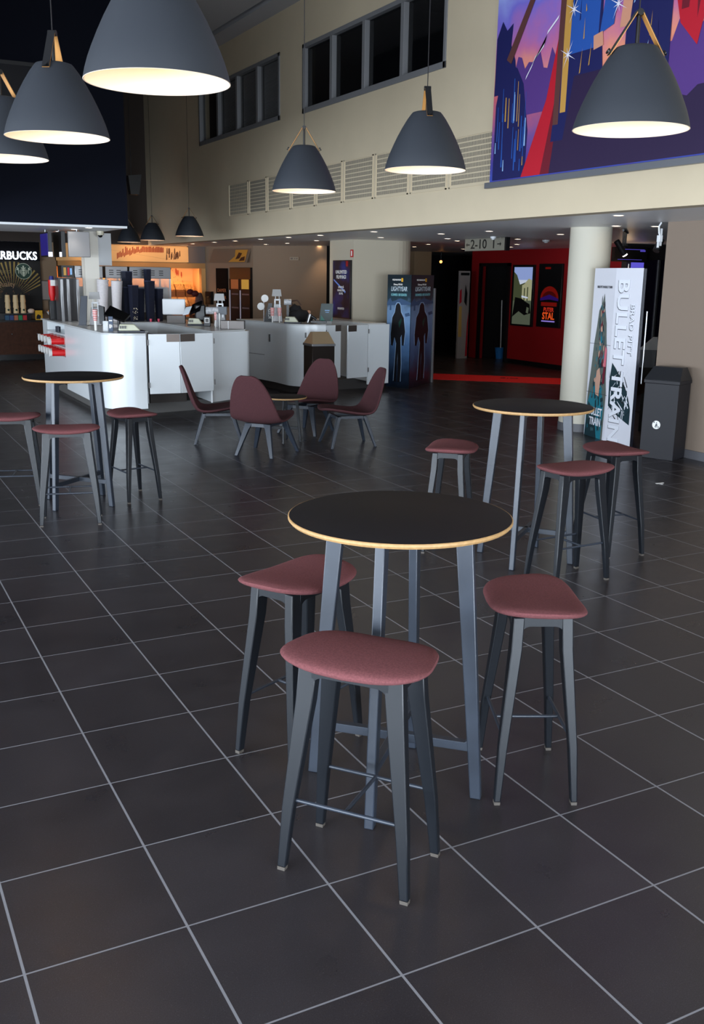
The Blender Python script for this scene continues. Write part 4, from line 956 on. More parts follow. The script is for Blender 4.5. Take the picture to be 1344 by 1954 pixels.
# ------------------------------------------------------------------ twin panel film stand
TL, TM_, TR = Vector((8.36, 14.80)), Vector((8.53, 14.30)), Vector((9.48, 15.12))
t = thing('film_display', 'dark blue folded cardboard film stand with a lone dark figure, beside the beige block', 'display', (8.53, 14.30, 0))
def rel(p): return (p.x - 8.53, p.y - 14.30)
obj('stand_body', MB().prism([rel(TL), rel(TM_), rel(TR), (rel(TR)[0] - 0.08, rel(TR)[1] + 0.1)], 0, 1.885), mat('stand_dark', (20, 30, 38), 0.5), t, smooth=False)
MIST = bpy.data.materials.new('misty_blue_print'); MIST.use_nodes = True
_nt = MIST.node_tree; _t = _nt.nodes.new('ShaderNodeTexCoord'); _s = _nt.nodes.new('ShaderNodeSeparateXYZ'); _nt.links.new(_t.outputs['Object'], _s.inputs[0]); _n = _nt.nodes.new('ShaderNodeTexNoise'); _n.inputs['Scale'].default_value = 6; _nt.links.new(_t.outputs['Object'], _n.inputs['Vector'])
_m = _nt.nodes.new('ShaderNodeMath'); _m.operation = 'MULTIPLY_ADD'; _nt.links.new(_n.outputs[0], _m.inputs[0]); _m.inputs[1].default_value = 0.35; _nt.links.new(_s.outputs[2], _m.inputs[2])
_mr = _nt.nodes.new('ShaderNodeMapRange'); _mr.inputs[1].default_value = 0.17; _mr.inputs[2].default_value = 2.05; _nt.links.new(_m.outputs[0], _mr.inputs[0]); _rp = _nt.nodes.new('ShaderNodeValToRGB'); _nt.links.new(_mr.outputs[0], _rp.inputs[0]); _nt.links.new(_rp.outputs[0], _nt.nodes['Principled BSDF'].inputs['Base Color'])
_nt.nodes['Principled BSDF'].inputs['Roughness'].default_value = 0.35
_e = _rp.color_ramp.elements; _e[0].position = 0; _e[0].color = (*lin((14, 20, 30)), 1); _e[1].position = 1; _e[1].color = (*lin((20, 34, 42)), 1)
for p_, c_ in ((0.12, (24, 40, 62)), (0.4, (84, 120, 165)), (0.6, (120, 156, 198)), (0.72, (110, 140, 175)), (0.8, (40, 62, 74)), (0.9, (24, 40, 48))):
    q = _e.new(p_); q.color = (*lin(c_), 1)
def film_face(p, q, w):
    d = (q - p); L_ = d.length; d = d / L_
    o_ = p + Vector((d.y, -d.x)) * 0.002
    F_ = frame((o_.x - 8.53, o_.y - 14.30, 0), (d.x, d.y, 0), (0, 0, 1))
    sx = L_ / 0.53
    fig = [(0.265 + (x - 0.265) * 1.25, y) for x, y in [(0.20, 0.10), (0.235, 0.75), (0.2, 0.85), (0.17, 0.70), (0.14, 0.72), (0.13, 0.9), (0.155, 1.18), (0.20, 1.27), (0.215, 1.38), (0.24, 1.42), (0.27, 1.42), (0.295, 1.38), (0.31, 1.27), (0.36, 1.18), (0.39, 0.95), (0.37, 0.72), (0.34, 0.72), (0.33, 0.9), (0.31, 0.85), (0.33, 0.4), (0.32, 0.10), (0.27, 0.10), (0.265, 0.6), (0.25, 0.10)]]
    gl = [(x + (0.012 if x > 0.26 else -0.012), y + 0.012) for x, y in fig]
    hills = [(0.0, 1.42), (0.06, 1.5), (0.12, 1.44), (0.3, 1.5), (0.53, 1.43), (0.53, 1.40), (0.0, 1.38)]
    polys = [(0, [(0.004, 0.01), (0.526, 0.01), (0.526, 1.88), (0.004, 1.88)]), (4, hills), (4, [(0.06, 1.3), (0.1, 1.3), (0.09, 1.47), (0.08, 1.52), (0.07, 1.47)]), (4, [(0.4, 1.25), (0.5, 1.27), (0.52, 1.22), (0.42, 1.2)]), (1, gl), (2, fig), (5, [(0.27, 1.1), (0.33, 1.18), (0.34, 1.14), (0.29, 1.0)]), (3, [(0.31, 1.77), (0.35, 1.77), (0.35, 1.83), (0.31, 1.83)])]
    polys = [(s, [(x * sx, y) for x, y in pts]) for s, pts in polys]
    pr = flat('print', polys, [MIST, mat('figure_glow', (150, 180, 214), 0.5), mat('figure_dark', (16, 16, 22), 0.5), mat('badge_yellow', (236, 176, 40), 0.5), mat('mist_dark', (60, 88, 124), 0.5), mat('sash_green', (14, 60, 50), 0.5)], F_, t, th=0.0006, step=0.0003)
    G = F_ @ Matrix.Translation((0, 0, 0.004))
    def tx(s, y, size, k, m_, x=0.265, shear=0.0): text('lettering', s, size, m_, G @ Matrix.Translation((x * sx, y, 0)), pr, sx=k * sx, bold=0.0012, shear=shear)
    tx('PIZZABURGER', 1.80, 0.035, 0.85, WHITEP, 0.21); tx('Disney PIXAR', 1.725, 0.038, 0.9, WHITEP, 0.24)
    tx('LIGHTYEAR', 1.65, 0.105, 0.66, mat('title_silver', (206, 222, 232), 0.4), 0.265, 0.15); tx('KOMMER I BIOGRAFEN', 1.555, 0.058, 0.58, mat('title_cyan', (130, 196, 206), 0.4))
film_face(TL, TM_, 0.5); film_face(TM_, TR, 0.9)
obj('edge_strip', MB().prism([(rel(TR)[0] + 0.02, rel(TR)[1] - 0.02), (rel(TR)[0] + 0.05, rel(TR)[1] + 0.0), (rel(TR)[0] + 0.03, rel(TR)[1] + 0.03), (rel(TR)[0] + 0.0, rel(TR)[1] + 0.01)], 0, 1.66), mat('pale_card_edge', (120, 118, 120), 0.6), t)
# ------------------------------------------------------------------ white film stand by the column
t = thing('film_display', 'tall white folded film stand with vertical lettering, leaning before the round column', 'display', (7.96, 8.80, 0))
A_, B_, C_ = Vector((8.06, 9.27)), Vector((7.955, 8.79)), Vector((7.93, 8.33))
def rl(p): return (p.x - 7.96, p.y - 8.80)
obj('stand_body', MB().prism([rl(A_), rl(B_), rl(C_), (0.24, -0.20), (0.31, 0.38)], 0, 1.985), mat('stand_white', (226, 226, 234), 0.5), t, smooth=False)
obj('dark_side', MB().prism([(rl(C_)[0] + 0.005, rl(C_)[1] - 0.002), (0.24, -0.205), (0.25, -0.22), (rl(C_)[0] + 0.03, rl(C_)[1] - 0.015)], 0, 1.98), mat('side_navy', (22, 22, 36), 0.5), t, smooth=False)
def face_frame(p, q, off=0.002):
    d = (q - p).normalized(); o_ = p + Vector((d.y, -d.x)) * off
    return frame((o_.x - 7.96, o_.y - 8.80, 0), (d.x, d.y, 0), (0, 0, 1)), (q - p).length
F1, L1 = face_frame(A_, B_); F2, L2 = face_frame(B_, C_)
TEAL = mat('print_teal', (30, 120, 138), 0.5); TEALD = mat('print_dark_teal', (18, 48, 56), 0.5); OLV = mat('print_olive_grey', (96, 104, 98), 0.5); INK = mat('ink_line', (52, 54, 62), 0.5); LW = mat('letter_white', (236, 238, 246), 0.4)
q = random.Random(11); polys = []
spire = [(0.02, 0.0), (0.44, 0.0), (0.46, 0.55), (0.43, 0.75), (0.42, 1.0), (0.38, 1.2), (0.36, 1.36), (0.30, 1.55), (0.27, 1.7), (0.24, 1.6), (0.17, 1.5), (0.14, 1.3), (0.10, 1.1), (0.07, 0.8), (0.03, 0.5)]
polys.append((3, spire)); polys.append((0, [(0.01, 0.0), (0.40, 0.0), (0.42, 0.42), (0.33, 0.62), (0.13, 0.62), (0.04, 0.4)]))
polys.append((2, [(0.01, 0.0), (0.30, 0.0), (0.22, 0.3), (0.06, 0.42)]))
for i in range(150):
    y = 0.05 + q.random() * 1.5; hw = 0.19 * (1 - y / 1.75) + 0.01; x = 0.25 + (q.random() * 2 - 1) * hw; w = 0.010 + q.random() * 0.028; h_ = 0.03 + q.random() * 0.1
    polys.append((q.choice([3, 3, 1, 4, 0, 5, 2, 6]) if y > 0.5 else q.choice([0, 2, 2, 5]), [(x, y), (x + w, y + h_ * 0.2), (x + w * 0.6, y + h_), (x - w * 0.3, y + h_ * 0.7)]))
polys.append((1, [(0.22, 0.52), (0.30, 0.5), (0.32, 0.72), (0.28, 0.84), (0.22, 0.80), (0.20, 0.66)]))      # a pale oval
polys.append((7, [(0.36, 0.86), (0.42, 0.86), (0.42, 1.06), (0.38, 1.10)])); polys.append((4, [(0.36, 0.66), (0.41, 0.66), (0.42, 0.86), (0.37, 0.86)]))
polys.append((6, [(0.0, 0.53), (L1, 0.53), (L1, 0.535), (0.0, 0.535)])); polys.append((6, [(0.0, 1.11), (L1, 1.11), (L1, 1.114), (0.0, 1.114)]))
polys = [(s, [(min(max(x, 0.002), L1 - 0.002), y) for x, y in pts]) for s, pts in polys]
pr = flat('collage_print', polys, [TEAL, mat('print_skin', (206, 160, 138), 0.5), TEALD, OLV, mat('print_maroon', (104, 24, 44), 0.5), mat('print_mid_teal', (60, 96, 104), 0.5), INK, mat('print_pink', (214, 110, 126), 0.5)], F1, t, th=0.0006, step=0.00003)
G1 = F1 @ Matrix.Translation((0, 0, 0.007)); G2 = F2 @ Matrix.Translation((0, 0, 0.003))
for s_, x, y, sz in (('BULLET', 0.31, 0.31, 0.13), ('TRAIN', 0.32, 0.19, 0.13)): text('lettering', s_, sz, LW, G1 @ Matrix.Translation((x - 0.06, y, 0)), pr, sx=0.72, bold=0.003)
text('lettering', 'BRAD PITT IN BULLET TRAIN', 0.04, INK, G1 @ Matrix.Translation((0.27, 1.77, 0)), pr, sx=0.66)
polys = [(0, [(0.10, 0.0), (0.36, 0.0), (0.36, 0.0), (0.1, 0.0)])]
polys.append((1, [(0.03, 0.42), (0.12, 0.36), (0.26, 0.30), (0.42, 0.24), (0.42, 0.42), (0.34, 0.62), (0.24, 0.74), (0.12, 0.86), (0.05, 0.92), (0.02, 0.7)]))
for i in range(60):
    x = 0.02 + q.random() * 0.36; y = 0.26 + q.random() * 0.6 * (1 - x); a = q.random() * 2 + 0.6; l = 0.05 + q.random() * 0.1; w = 0.006 + q.random() * 0.008
    c_, s_ = math.cos(a) * l, math.sin(a) * l; polys.append((q.choice([2, 2, 1, 3]), [(x, y), (x + w, y + w), (x + c_ + w, y + s_), (x + c_, y + s_)]))
polys = [(s, [(min(max(x, 0.004), L2 - 0.004), y) for x, y in pts]) for s, pts in polys]
pr2 = flat('wave_print', polys[1:], [INK, TEALD, LW, mat('print_black', (12, 16, 18), 0.5)], F2, t, th=0.0006, step=0.00003)
def vtext(s, x, y, size, k, space):
    for off, m_, z in (((-0.007, -0.007), INK, 0.0), ((0, 0), LW, 0.0012)):
        M_ = G2 @ Matrix.Translation((x + off[0], y + off[1], z)) @ Matrix.Rotation(-PI / 2, 4, 'Z')
        text('lettering', s, size, m_, M_, pr2, sx=k, bold=0.007 if size > 0.2 else 0.002, align='LEFT', space=space)
vtext('BULLET', 0.15, 1.87, 0.26, 1.06, 1.05); vtext('TRAIN', 0.15, 0.83, 0.26, 1.06, 1.05); vtext('BRAD PITT', 0.335, 1.60, 0.10, 1.1, 1.1)
obj('support_pole', MB().tube((rl(C_)[0] + 0.07, rl(C_)[1] - 0.03, 0.72), (rl(C_)[0] + 0.07, rl(C_)[1] - 0.03, 1.52), 0.01), STEEL, t)

# ------------------------------------------------------------------ dark cabinet bin at the right wall
def P2(pts, z): return [(x, y, z) for x, y in pts]
t = thing('litter_bin', 'large dark grey litter cabinet with sloping lid and white round symbol, against the taupe wall', 'bin', (7.72, 7.6, 0))
fp = [(-0.15, 0.20), (-0.01, -0.15), (0.28, -0.03), (0.14, 0.32)]
obj('bin_body', MB().prism(fp, 0.0, 0.80), mat('bin_charcoal', (34, 33, 37), 0.5, spec=0.3), t, bevel=0.004)
ft = [(x * 1.05, y * 1.05) for x, y in fp]
obj('lid_rim', MB().prism(ft, 0.80, 0.835), mat('bin_charcoal', (34, 33, 37), 0.5, spec=0.3), t, bevel=0.004)
m_ = MB(); hi = [(-0.03, 0.21, 0.97), (0.09, -0.08, 0.97), (0.2, -0.04, 0.97), (0.1, 0.25, 0.97)]
m_.hull8(P2(ft, 0.835), hi); obj('lid', m_, mat('bin_lid_black', (28, 30, 34), 0.35), t, bevel=0.004)
d_ = (Vector(fp[1]) - Vector(fp[0])).normalized(); mid = Vector(fp[0]).lerp(Vector(fp[1]), 0.44)
Fb = frame((mid.x + d_.y * 0.002, mid.y - d_.x * 0.002, 0.365), (d_.x, d_.y, 0), (0, 0, 1))
circ = [(0.045 * math.cos(2 * PI * i / 28), 0.045 * math.sin(2 * PI * i / 28)) for i in range(28)]
man = [(-0.004, 0.014), (0.010, 0.012), (0.012, -0.004), (0.020, -0.012), (0.016, -0.016), (0.006, -0.008), (0.004, -0.032), (-0.003, -0.032), (-0.004, -0.012), (-0.012, -0.030), (-0.018, -0.028), (-0.010, -0.004)]
hd_ = [(0.002 + 0.006 * math.cos(2 * PI * i / 12), 0.023 + 0.006 * math.sin(2 * PI * i / 12)) for i in range(12)]
flat('symbol', [(0, circ), (1, man), (1, hd_), (1, [(-0.034, 0.02), (-0.02, 0.018), (-0.02, 0.034), (-0.03, 0.034)]), (1, [(0.018, -0.014), (0.03, -0.014), (0.028, -0.032), (0.020, -0.032)])], [WHITEP, mat('symbol_grey', (70, 72, 78), 0.5)], Fb, t, th=0.001)

# ------------------------------------------------------------------ hanging hall sign
t = thing('hanging_sign', 'grey hanging sign reading 2-10 and 1 with arrows, under the mezzanine ceiling', 'sign', (9.22, 13.22, 2.27))
obj('panel', MB().box(-0.03, 0.03, -0.56, 0.53, 0, 0.19), mat('sign_beige', (128, 124, 112), 0.5), t, bevel=0.003)
obj('end_cap', MB().box(-0.035, 0.035, -0.60, -0.56, -0.005, 0.195), BLK, t)
G = frame((-0.032, 0, 0.095), (0, -1, 0), (0, 0, 1)); SB = mat('sign_black', (20, 20, 20), 0.5)
text('lettering', '2-10', 0.20, SB, G @ Matrix.Translation((-0.14, 0, 0)), t, sx=1.25, bold=0.002); text('lettering', '1', 0.20, SB, G @ Matrix.Translation((0.27, 0, 0)), t, sx=1.25, bold=0.002)
def arrow(x, s): return [(x - s * 0.05, 0.0), (x - s * 0.012, 0.035), (x - s * 0.02, 0.008), (x + s * 0.055, 0.008), (x + s * 0.055, -0.008), (x - s * 0.02, -0.008), (x - s * 0.012, -0.035)]
flat('arrow', [(0, arrow(-0.44, 1))], [SB], G, t, th=0.001); flat('arrow', [(0, arrow(0.42, -1))], [SB], G, t, th=0.001)
for y in (-0.4, 0.4): obj('hanger', MB().tube((0, y, 0.19), (0, y, 0.197), 0.01), STEEL, t)
# ------------------------------------------------------------------ red wall screens, store door, broom, bucket
t = thing('wall_screen', 'lit portrait screen with a sunny street scene on the red wall', 'screen', (13.42, 17.68, 0.87))
obj('bezel', MB().box(-0.05, 0, -0.37, 0.40, -0.04, 1.27), BLK, t, bevel=0.004)
def glow(name, rgb, s=1.0):
    return mat(name, (0, 0, 0), 0.4, emit=rgb, es=s)
Fs = frame((-0.051, 0, 0), (0, -1, 0), (0, 0, 1))
sky = [(0, [(-0.33, 0.75), (0.32, 0.75), (0.32, 1.22), (-0.33, 1.22)]), (6, [(-0.33, 0.95), (0.32, 0.95), (0.32, 0.75), (-0.33, 0.75)]), (1, [(-0.33, 0.3), (0.32, 0.3), (0.32, 0.78), (0.1, 0.9), (-0.1, 0.85), (-0.22, 1.05), (-0.33, 1.12)]), (2, [(-0.02, 0.5), (0.32, 0.5), (0.32, 0.95), (0.2, 0.98), (0.05, 0.86), (-0.02, 0.84)]),
       (1, [(0.05, 0.5), (0.09, 0.5), (0.09, 0.78), (0.05, 0.78)]), (1, [(0.16, 0.5), (0.20, 0.5), (0.20, 0.8), (0.16, 0.8)]), (3, [(-0.33, 0.0), (0.32, 0.0), (0.32, 0.52), (-0.33, 0.5)]), (4, [(-0.33, 0.15), (-0.25, 0.58), (0.0, 0.55), (0.1, 0.5), (0.28, 0.44), (0.32, 0.25), (0.1, 0.2), (-0.1, 0.28)]),
       (3, [(0.16, 0.26), (0.24, 0.24), (0.26, 0.36), (0.18, 0.38)]), (6, [(-0.02, 0.58), (0.2, 0.56), (0.2, 0.59), (-0.02, 0.62)])]
flat('picture', sky, [glow('glow_sky', (150, 170, 225), 0.75), glow('glow_tree', (92, 100, 70), 0.4), glow('glow_stone', (190, 190, 150), 0.55), glow('glow_road', (110, 120, 100), 0.4), glow('glow_dark', (14, 14, 16), 0.3), glow('glow_yellow', (230, 210, 30), 0.7), glow('glow_pale', (205, 215, 235), 0.75)], Fs, t, th=0.001)
t = thing('wall_screen', 'dark portrait screen with a red glowing picture on the red wall, left of the column', 'screen', (13.42, 16.75, 0.89))
obj('bezel', MB().box(-0.05, 0, -0.37, 0.40, -0.04, 1.27), BLK, t, bevel=0.004)
dome = [(0.3 * math.cos(PI * i / 14), 0.55 + 0.26 * math.sin(PI * i / 14)) for i in range(15)]; dome2 = [(0.24 * math.cos(PI * i / 14), 0.55 + 0.16 * math.sin(PI * i / 14)) for i in range(15)]
pr = flat('picture', [(0, dome), (3, dome2), (1, [(-0.3, 0.56), (0, 0.64), (0.3, 0.56), (0.3, 0.51), (0, 0.54), (-0.3, 0.51)]), (0, [(-0.26, 0.4), (0.26, 0.4), (0.26, 0.48), (-0.26, 0.48)]), (0, [(-0.18, 1.16), (0.0, 1.16), (0.0, 1.2), (-0.18, 1.2)]), (2, [(-0.22, 0.075), (0.22, 0.075), (0.22, 0.10), (-0.22, 0.10)])],
          [glow('glow_red', (120, 16, 10), 0.6), glow('glow_indigo', (50, 20, 110), 0.5), glow('glow_lilac', (150, 130, 225), 0.8), glow('glow_deep_red', (70, 8, 8), 0.6)], Fs, t, th=0.001)
G = Fs @ Matrix.Translation((0, 0, 0.004))
text('lettering', 'PUTER', 0.12, glow('glow_title_red', (200, 50, 30), 0.8), G @ Matrix.Translation((0, 0.325, 0)), pr, sx=0.95, bold=0.002); text('lettering', 'STAL', 0.2, glow('glow_title_orange', (225, 80, 30), 0.9), G @ Matrix.Translation((0, 0.19, 0)), pr, sx=0.9, bold=0.004)
t = struct('door_1', MB().box(13.36, 13.42, 18.20, 18.27, 0, 2.18).box(13.36, 13.42, 19.29, 19.36, 0, 2.18).box(13.36, 13.42, 18.20, 19.36, 2.11, 2.18), BLK)
def broom(label, x, y, z0, lean, head):
    t = thing('broom', label, 'broom', (x, y, z0))
    obj('stick', MB().tube((0, 0, 0.08), (lean, 0.02, 1.5), 0.016), mat('broom_pale', (150, 140, 130), 0.5), t)
    obj('head', MB().box(-0.05, 0.05, -0.12, 0.12, 0, 0.08), head, t, bevel=0.01)
broom('long pale broom stick leaning in the dark store doorway, left one', 14.3, 18.95, 0, 0.12, BLK)
broom('long pale broom stick leaning in the dark store doorway, right one', 14.2, 18.55, 0, 0.2, WOOD)
t = thing('bucket', 'blue bucket on the floor in the dark store doorway', 'bucket', (13.84, 19.05, 0))
obj('pail', MB().lathe([(0.09, 0), (0.125, 0.25), (0.13, 0.26), (0.118, 0.255), (0.085, 0.01)], 28, cap0=True), mat('bucket_blue', (40, 120, 190), 0.4), t)
obj('mop_handle', MB().tube((0.02, 0, 0.05), (0.0, 0.02, 1.35), 0.012), WHITEP, t)
t = thing('film_display', 'narrow white and yellow standing banner at the left end of the red wall', 'display', (13.0, 19.45, 0))
obj('stand_body', MB().box(-0.12, 0.16, -0.03, 0.03, 0, 2.0), mat('banner_white', (170, 164, 160), 0.6), t)
flat('print', [(1, [(-0.115, 0.5), (-0.02, 0.5), (-0.04, 1.2), (-0.115, 1.2)]), (0, [(0.1, 0.05), (0.155, 0.05), (0.155, 1.1), (0.12, 0.8)]), (0, [(-0.11, 1.25), (-0.05, 1.3), (-0.06, 1.6), (-0.11, 1.55)]), (2, [(0.02, 1.3), (0.09, 1.2), (0.1, 1.5), (0.04, 1.7)]), (2, [(-0.1, 1.9), (0.14, 1.9), (0.14, 1.96), (-0.1, 1.96)])], [RD, mat('print_yellow', (206, 170, 90), 0.6), mat('print_black', (12, 16, 18), 0.5)], frame((0, -0.031, 0), (1, 0, 0), (0, 0, 1)), t, th=0.001)
for k, (x, y) in enumerate(((12.1, 21.8), (13.35, 21.0))):
    t = thing('pendant_bulb', ('small warm glowing bulb in the dark passage, left one', 'small warm glowing bulb in the dark passage, right one')[k], 'lamp', (x, y, 2.22), group='passage bulbs')
    obj('bulb', MB().ball((0, 0, 0), 0.035), mat('amber_bulb', (255, 180, 90), 0.5, emit=(255, 160, 80), es=4), t); obj('cord', MB().tube((0, 0, 0.03), (0, 0, SZ - 2.22), 0.006), BLK, t)
# ------------------------------------------------------------------ right background
t = thing('menu_screen', 'wide black ticket screen with violet lines, behind the round column', 'screen', (12.35, 13.30, 2.16))
obj('housing', MB().box(-0.42, 0.32, -0.04, 0.04, 0, 0.24), BLK, t)
VI = glow('glow_violet', (90, 80, 200), 0.6)
flat('picture', [(0, [(-0.35, 0.2), (0.25, 0.2), (0.25, 0.21), (-0.35, 0.21)]), (0, [(-0.35, 0.03), (0.2, 0.03), (0.2, 0.038), (-0.35, 0.038)]), (0, [(0.15, 0.17), (0.27, 0.17), (0.27, 0.2), (0.15, 0.2)])], [VI], frame((0, -0.041, 0), (1, 0, 0), (0, 0, 1)), t)
t = thing('violet_poster', 'small lit violet panel above the white film stand', 'panel', (12.5, 13.30, 1.95))
obj('panel', MB().box(-0.13, 0.13, -0.02, 0.02, 0, 0.2), glow('glow_violet_panel', (104, 96, 226), 0.8), t); obj('cross_line', MB().box(-0.13, 0.13, -0.024, -0.019, 0.11, 0.116), VI, t)
t = struct('door_2', MB().box(12.65, 13.2, 13.30, 13.36, 0, 2.2), mat('dark_door', (22, 18, 34), 0.15))
obj('door_edge', MB().box(12.98, 13.02, 13.28, 13.30, 0.2, 2.2), STEEL, t)
t = thing('wall_lamp', 'small warm lamp on a steel post above the white film stand', 'lamp', (12.12, 13.1, 1.8))
obj('post', MB().tube((0, 0, 0), (0, 0, 0.32), 0.015), STEEL, t); obj('glow', MB().ball((0, 0, 0.2), 0.03), mat('amber_bulb', (255, 180, 90), 0.5), t)
point('lamp_glow', (12.05, 13.1, 2.0), 3, WARM, 0.05)
t = thing('track_light', 'black ceiling spot fixture on four rods, just right of the round column', 'spotlight', (8.78, 9.60, 0))
obj('rail', MB().tube((-0.05, -0.02, SZ - 0.015), (0.5, 0.5, SZ - 0.015), 0.014), BLK, t)
for k in range(4): obj('rod', MB().tube((-0.03 + 0.11 * k, 0.1 * k, SZ - 0.03), (-0.03 + 0.11 * k, 0.1 * k, SZ - 0.2), 0.006), BLK, t)
obj('lower_rail', MB().tube((-0.05, -0.02, SZ - 0.2), (0.4, 0.34, SZ - 0.2), 0.012), BLK, t)
for dx in (0.0, 0.09):
    hd = obj('spot_head', MB().tube((-0.13 + dx, 0.0 + dx, 2.32), (-0.01 + dx, -0.03 + dx, 2.16), 0.035, n=20), BLK, t)
    obj('lens', MB().tube((-0.011 + dx, -0.03 + dx, 2.161), (-0.006 + dx, -0.031 + dx, 2.154), 0.03, n=20), DOWNW, hd)
t = thing('spotlight', 'single silver ceiling spot near the taupe wall corner', 'spotlight', (10.5, 10.8, 0))
obj('head', MB().tube((0.06, 0, 2.42), (-0.04, -0.02, 2.26), 0.05, n=20), STEEL, t); obj('mount', MB().tube((0.04, 0, 2.4), (0.04, 0, SZ), 0.02), STEEL, t)
t = thing('wall_bracket', 'white bracket with hanging plugs at the top corner of the taupe wall', 'bracket', (8.0, 8.2, 2.2))
obj('cable', MB().path([(0, 0, 0.26), (-0.03, 0, 0.22), (-0.02, 0, 0.15), (0, 0, 0.12)], 0.009), WHITE2, t)
obj('housing', MB().box(-0.03, 0.02, -0.02, 0.02, 0.06, 0.13), WHITE2, t, bevel=0.004)
obj('prong', MB().box(-0.03, -0.015, -0.01, 0.01, 0.0, 0.06), WHITE2, t); obj('prong', MB().box(0.005, 0.018, -0.01, 0.01, 0.02, 0.2), WHITE2, t)
for x, y, r, lb in ((10.4, 13.2, 0.06, 'white round detector on the soffit left of the column'), (9.45, 10.9, 0.03, 'tiny white sensor on the soffit near the column'), (9.0, 12.7, 0.045, 'flat grey soffit disc left of the hanging sign')):
    t = thing('smoke_detector', lb, 'detector', (x, y, SZ)); obj('base', MB().lathe([(r, 0), (r, -0.02), (r * 0.8, -0.03)], 20, cap1=True), WHITE2, t); obj('cap', MB().lathe([(r * 0.6, -0.03), (r * 0.5, -0.045)], 20, cap1=True), WHITE2, t)
t = thing('ticket_scanner', 'white wedge-shaped ticket machine behind the white film stand', 'machine', (8.93, 9.18, 0), R_(-45))
obj('post', MB().box(-0.05, 0.05, -0.04, 0.04, 0, 0.8), BLK, t); obj('body', MB().box(-0.10, 0.09, -0.06, 0.08, 0.8, 1.02), mat('machine_grey', (120, 124, 132), 0.4), t, bevel=0.004)
obj('top', MB().hull8([(-0.12, -0.08, 1.02), (0.11, -0.08, 1.02), (0.11, 0.1, 1.02), (-0.12, 0.1, 1.02)], [(0.04, -0.08, 1.17), (0.09, -0.08, 1.17), (0.09, 0.1, 1.17), (0.04, 0.1, 1.17)]), WHITE2, t)
t = thing('handrail', 'dark brown sloping barrier behind the white film stand', 'barrier', (8.72, 8.75, 0), R_(-44))
obj('board', MB().slab([(-0.3, 0, 0.45), (0.35, 0, 0.86), (0.35, 0, 1.0), (-0.3, 0, 0.62)], (0, 0.03, 0)), WOOD, t); obj('post', MB().box(-0.3, -0.26, 0, 0.03, 0, 0.55), BLK, t); obj('post', MB().box(0.30, 0.34, 0, 0.03, 0, 0.88), BLK, t)
o = tag(obj('paper_scrap', MB().box(6.70, 6.79, 6.64, 6.66, 0, 0.003).box(6.72, 6.74, 6.60, 6.64, 0, 0.003), WHITEP), 'white paper scrap lying on the floor before the dark bin', 'paper')

# ------------------------------------------------------------------ back wall: coffee shop
t = thing('wall_art', 'dark coffee shop mural board with golden rays and round green emblem', 'artwork', (3.2, 22.60, 0.95))
obj('board', MB().box(-0.9, 0.86, -0.06, 0.0, 0, 1.12), mat('mural_dark', (20, 16, 14), 0.7), t)
F_ = frame((0, -0.062, 0), (1, 0, 0), (0, 0, 1)); q = random.Random(2); polys = []
for i in range(24):
    a = R_(20 + i * 7); c0 = (0.25, 0.35); polys.append((0, [(c0[0] + math.cos(a) * 0.22, c0[1] + math.sin(a) * 0.22), (c0[0] + math.cos(a + 0.05) * 0.75, min(1.1, c0[1] + math.sin(a + 0.05) * 0.75)), (c0[0] + math.cos(a) * 0.75, min(1.1, c0[1] + math.sin(a) * 0.75))]))
for i in range(50):
    x = -0.2 + q.random() * 0.8; y = 0.35 + q.random() * 0.45; polys.append((q.choice([1, 2, 3]), [(x, y), (x + 0.03, y + 0.01), (x + 0.02, y + 0.05)]))
polys = [(s, [(min(x, 0.84), min(y, 1.1)) for x, y in pts]) for s, pts in polys]
flat('mural_print', polys, [mat('ray_gold', (150, 124, 62), 0.7), mat('mural_brown', (92, 62, 44), 0.7), mat('mural_olive', (74, 70, 44), 0.7), mat('mural_rust', (70, 30, 18), 0.7)], F_, t, th=0.001, step=0.0003)
def disc(cx, cy, r, n=36): return [(cx + r * math.cos(2 * PI * i / n), cy + r * math.sin(2 * PI * i / n)) for i in range(n)]
cx, cy = 0.50, 0.90; EG = mat('emblem_green', (28, 58, 44), 0.6); EW = mat('emblem_cream', (196, 200, 176), 0.6); em = [(0, disc(cx, cy, 0.165)), (1, disc(cx, cy, 0.115))]
em = [(1, disc(cx, cy, 0.168)), (0, disc(cx, cy, 0.160)), (0, disc(cx, cy, 0.11))]
star = [(cx + (0.026 if i % 2 == 0 else 0.011) * math.sin(PI * i / 5), cy + 0.10 + (0.026 if i % 2 == 0 else 0.011) * math.cos(PI * i / 5)) for i in range(10)]
em += [(1, star), (1, [(cx - 0.04, cy + 0.055), (cx - 0.05, cy + 0.085), (cx - 0.02, cy + 0.07), (cx, cy + 0.09), (cx + 0.02, cy + 0.07), (cx + 0.05, cy + 0.085), (cx + 0.04, cy + 0.055)]), (1, disc(cx, cy + 0.025, 0.028, 18)),
       (0, [(cx - 0.012, cy + 0.028), (cx - 0.005, cy + 0.028), (cx - 0.005, cy + 0.033), (cx - 0.012, cy + 0.033)]), (0, [(cx + 0.005, cy + 0.028), (cx + 0.012, cy + 0.028), (cx + 0.012, cy + 0.033), (cx + 0.005, cy + 0.033)])]
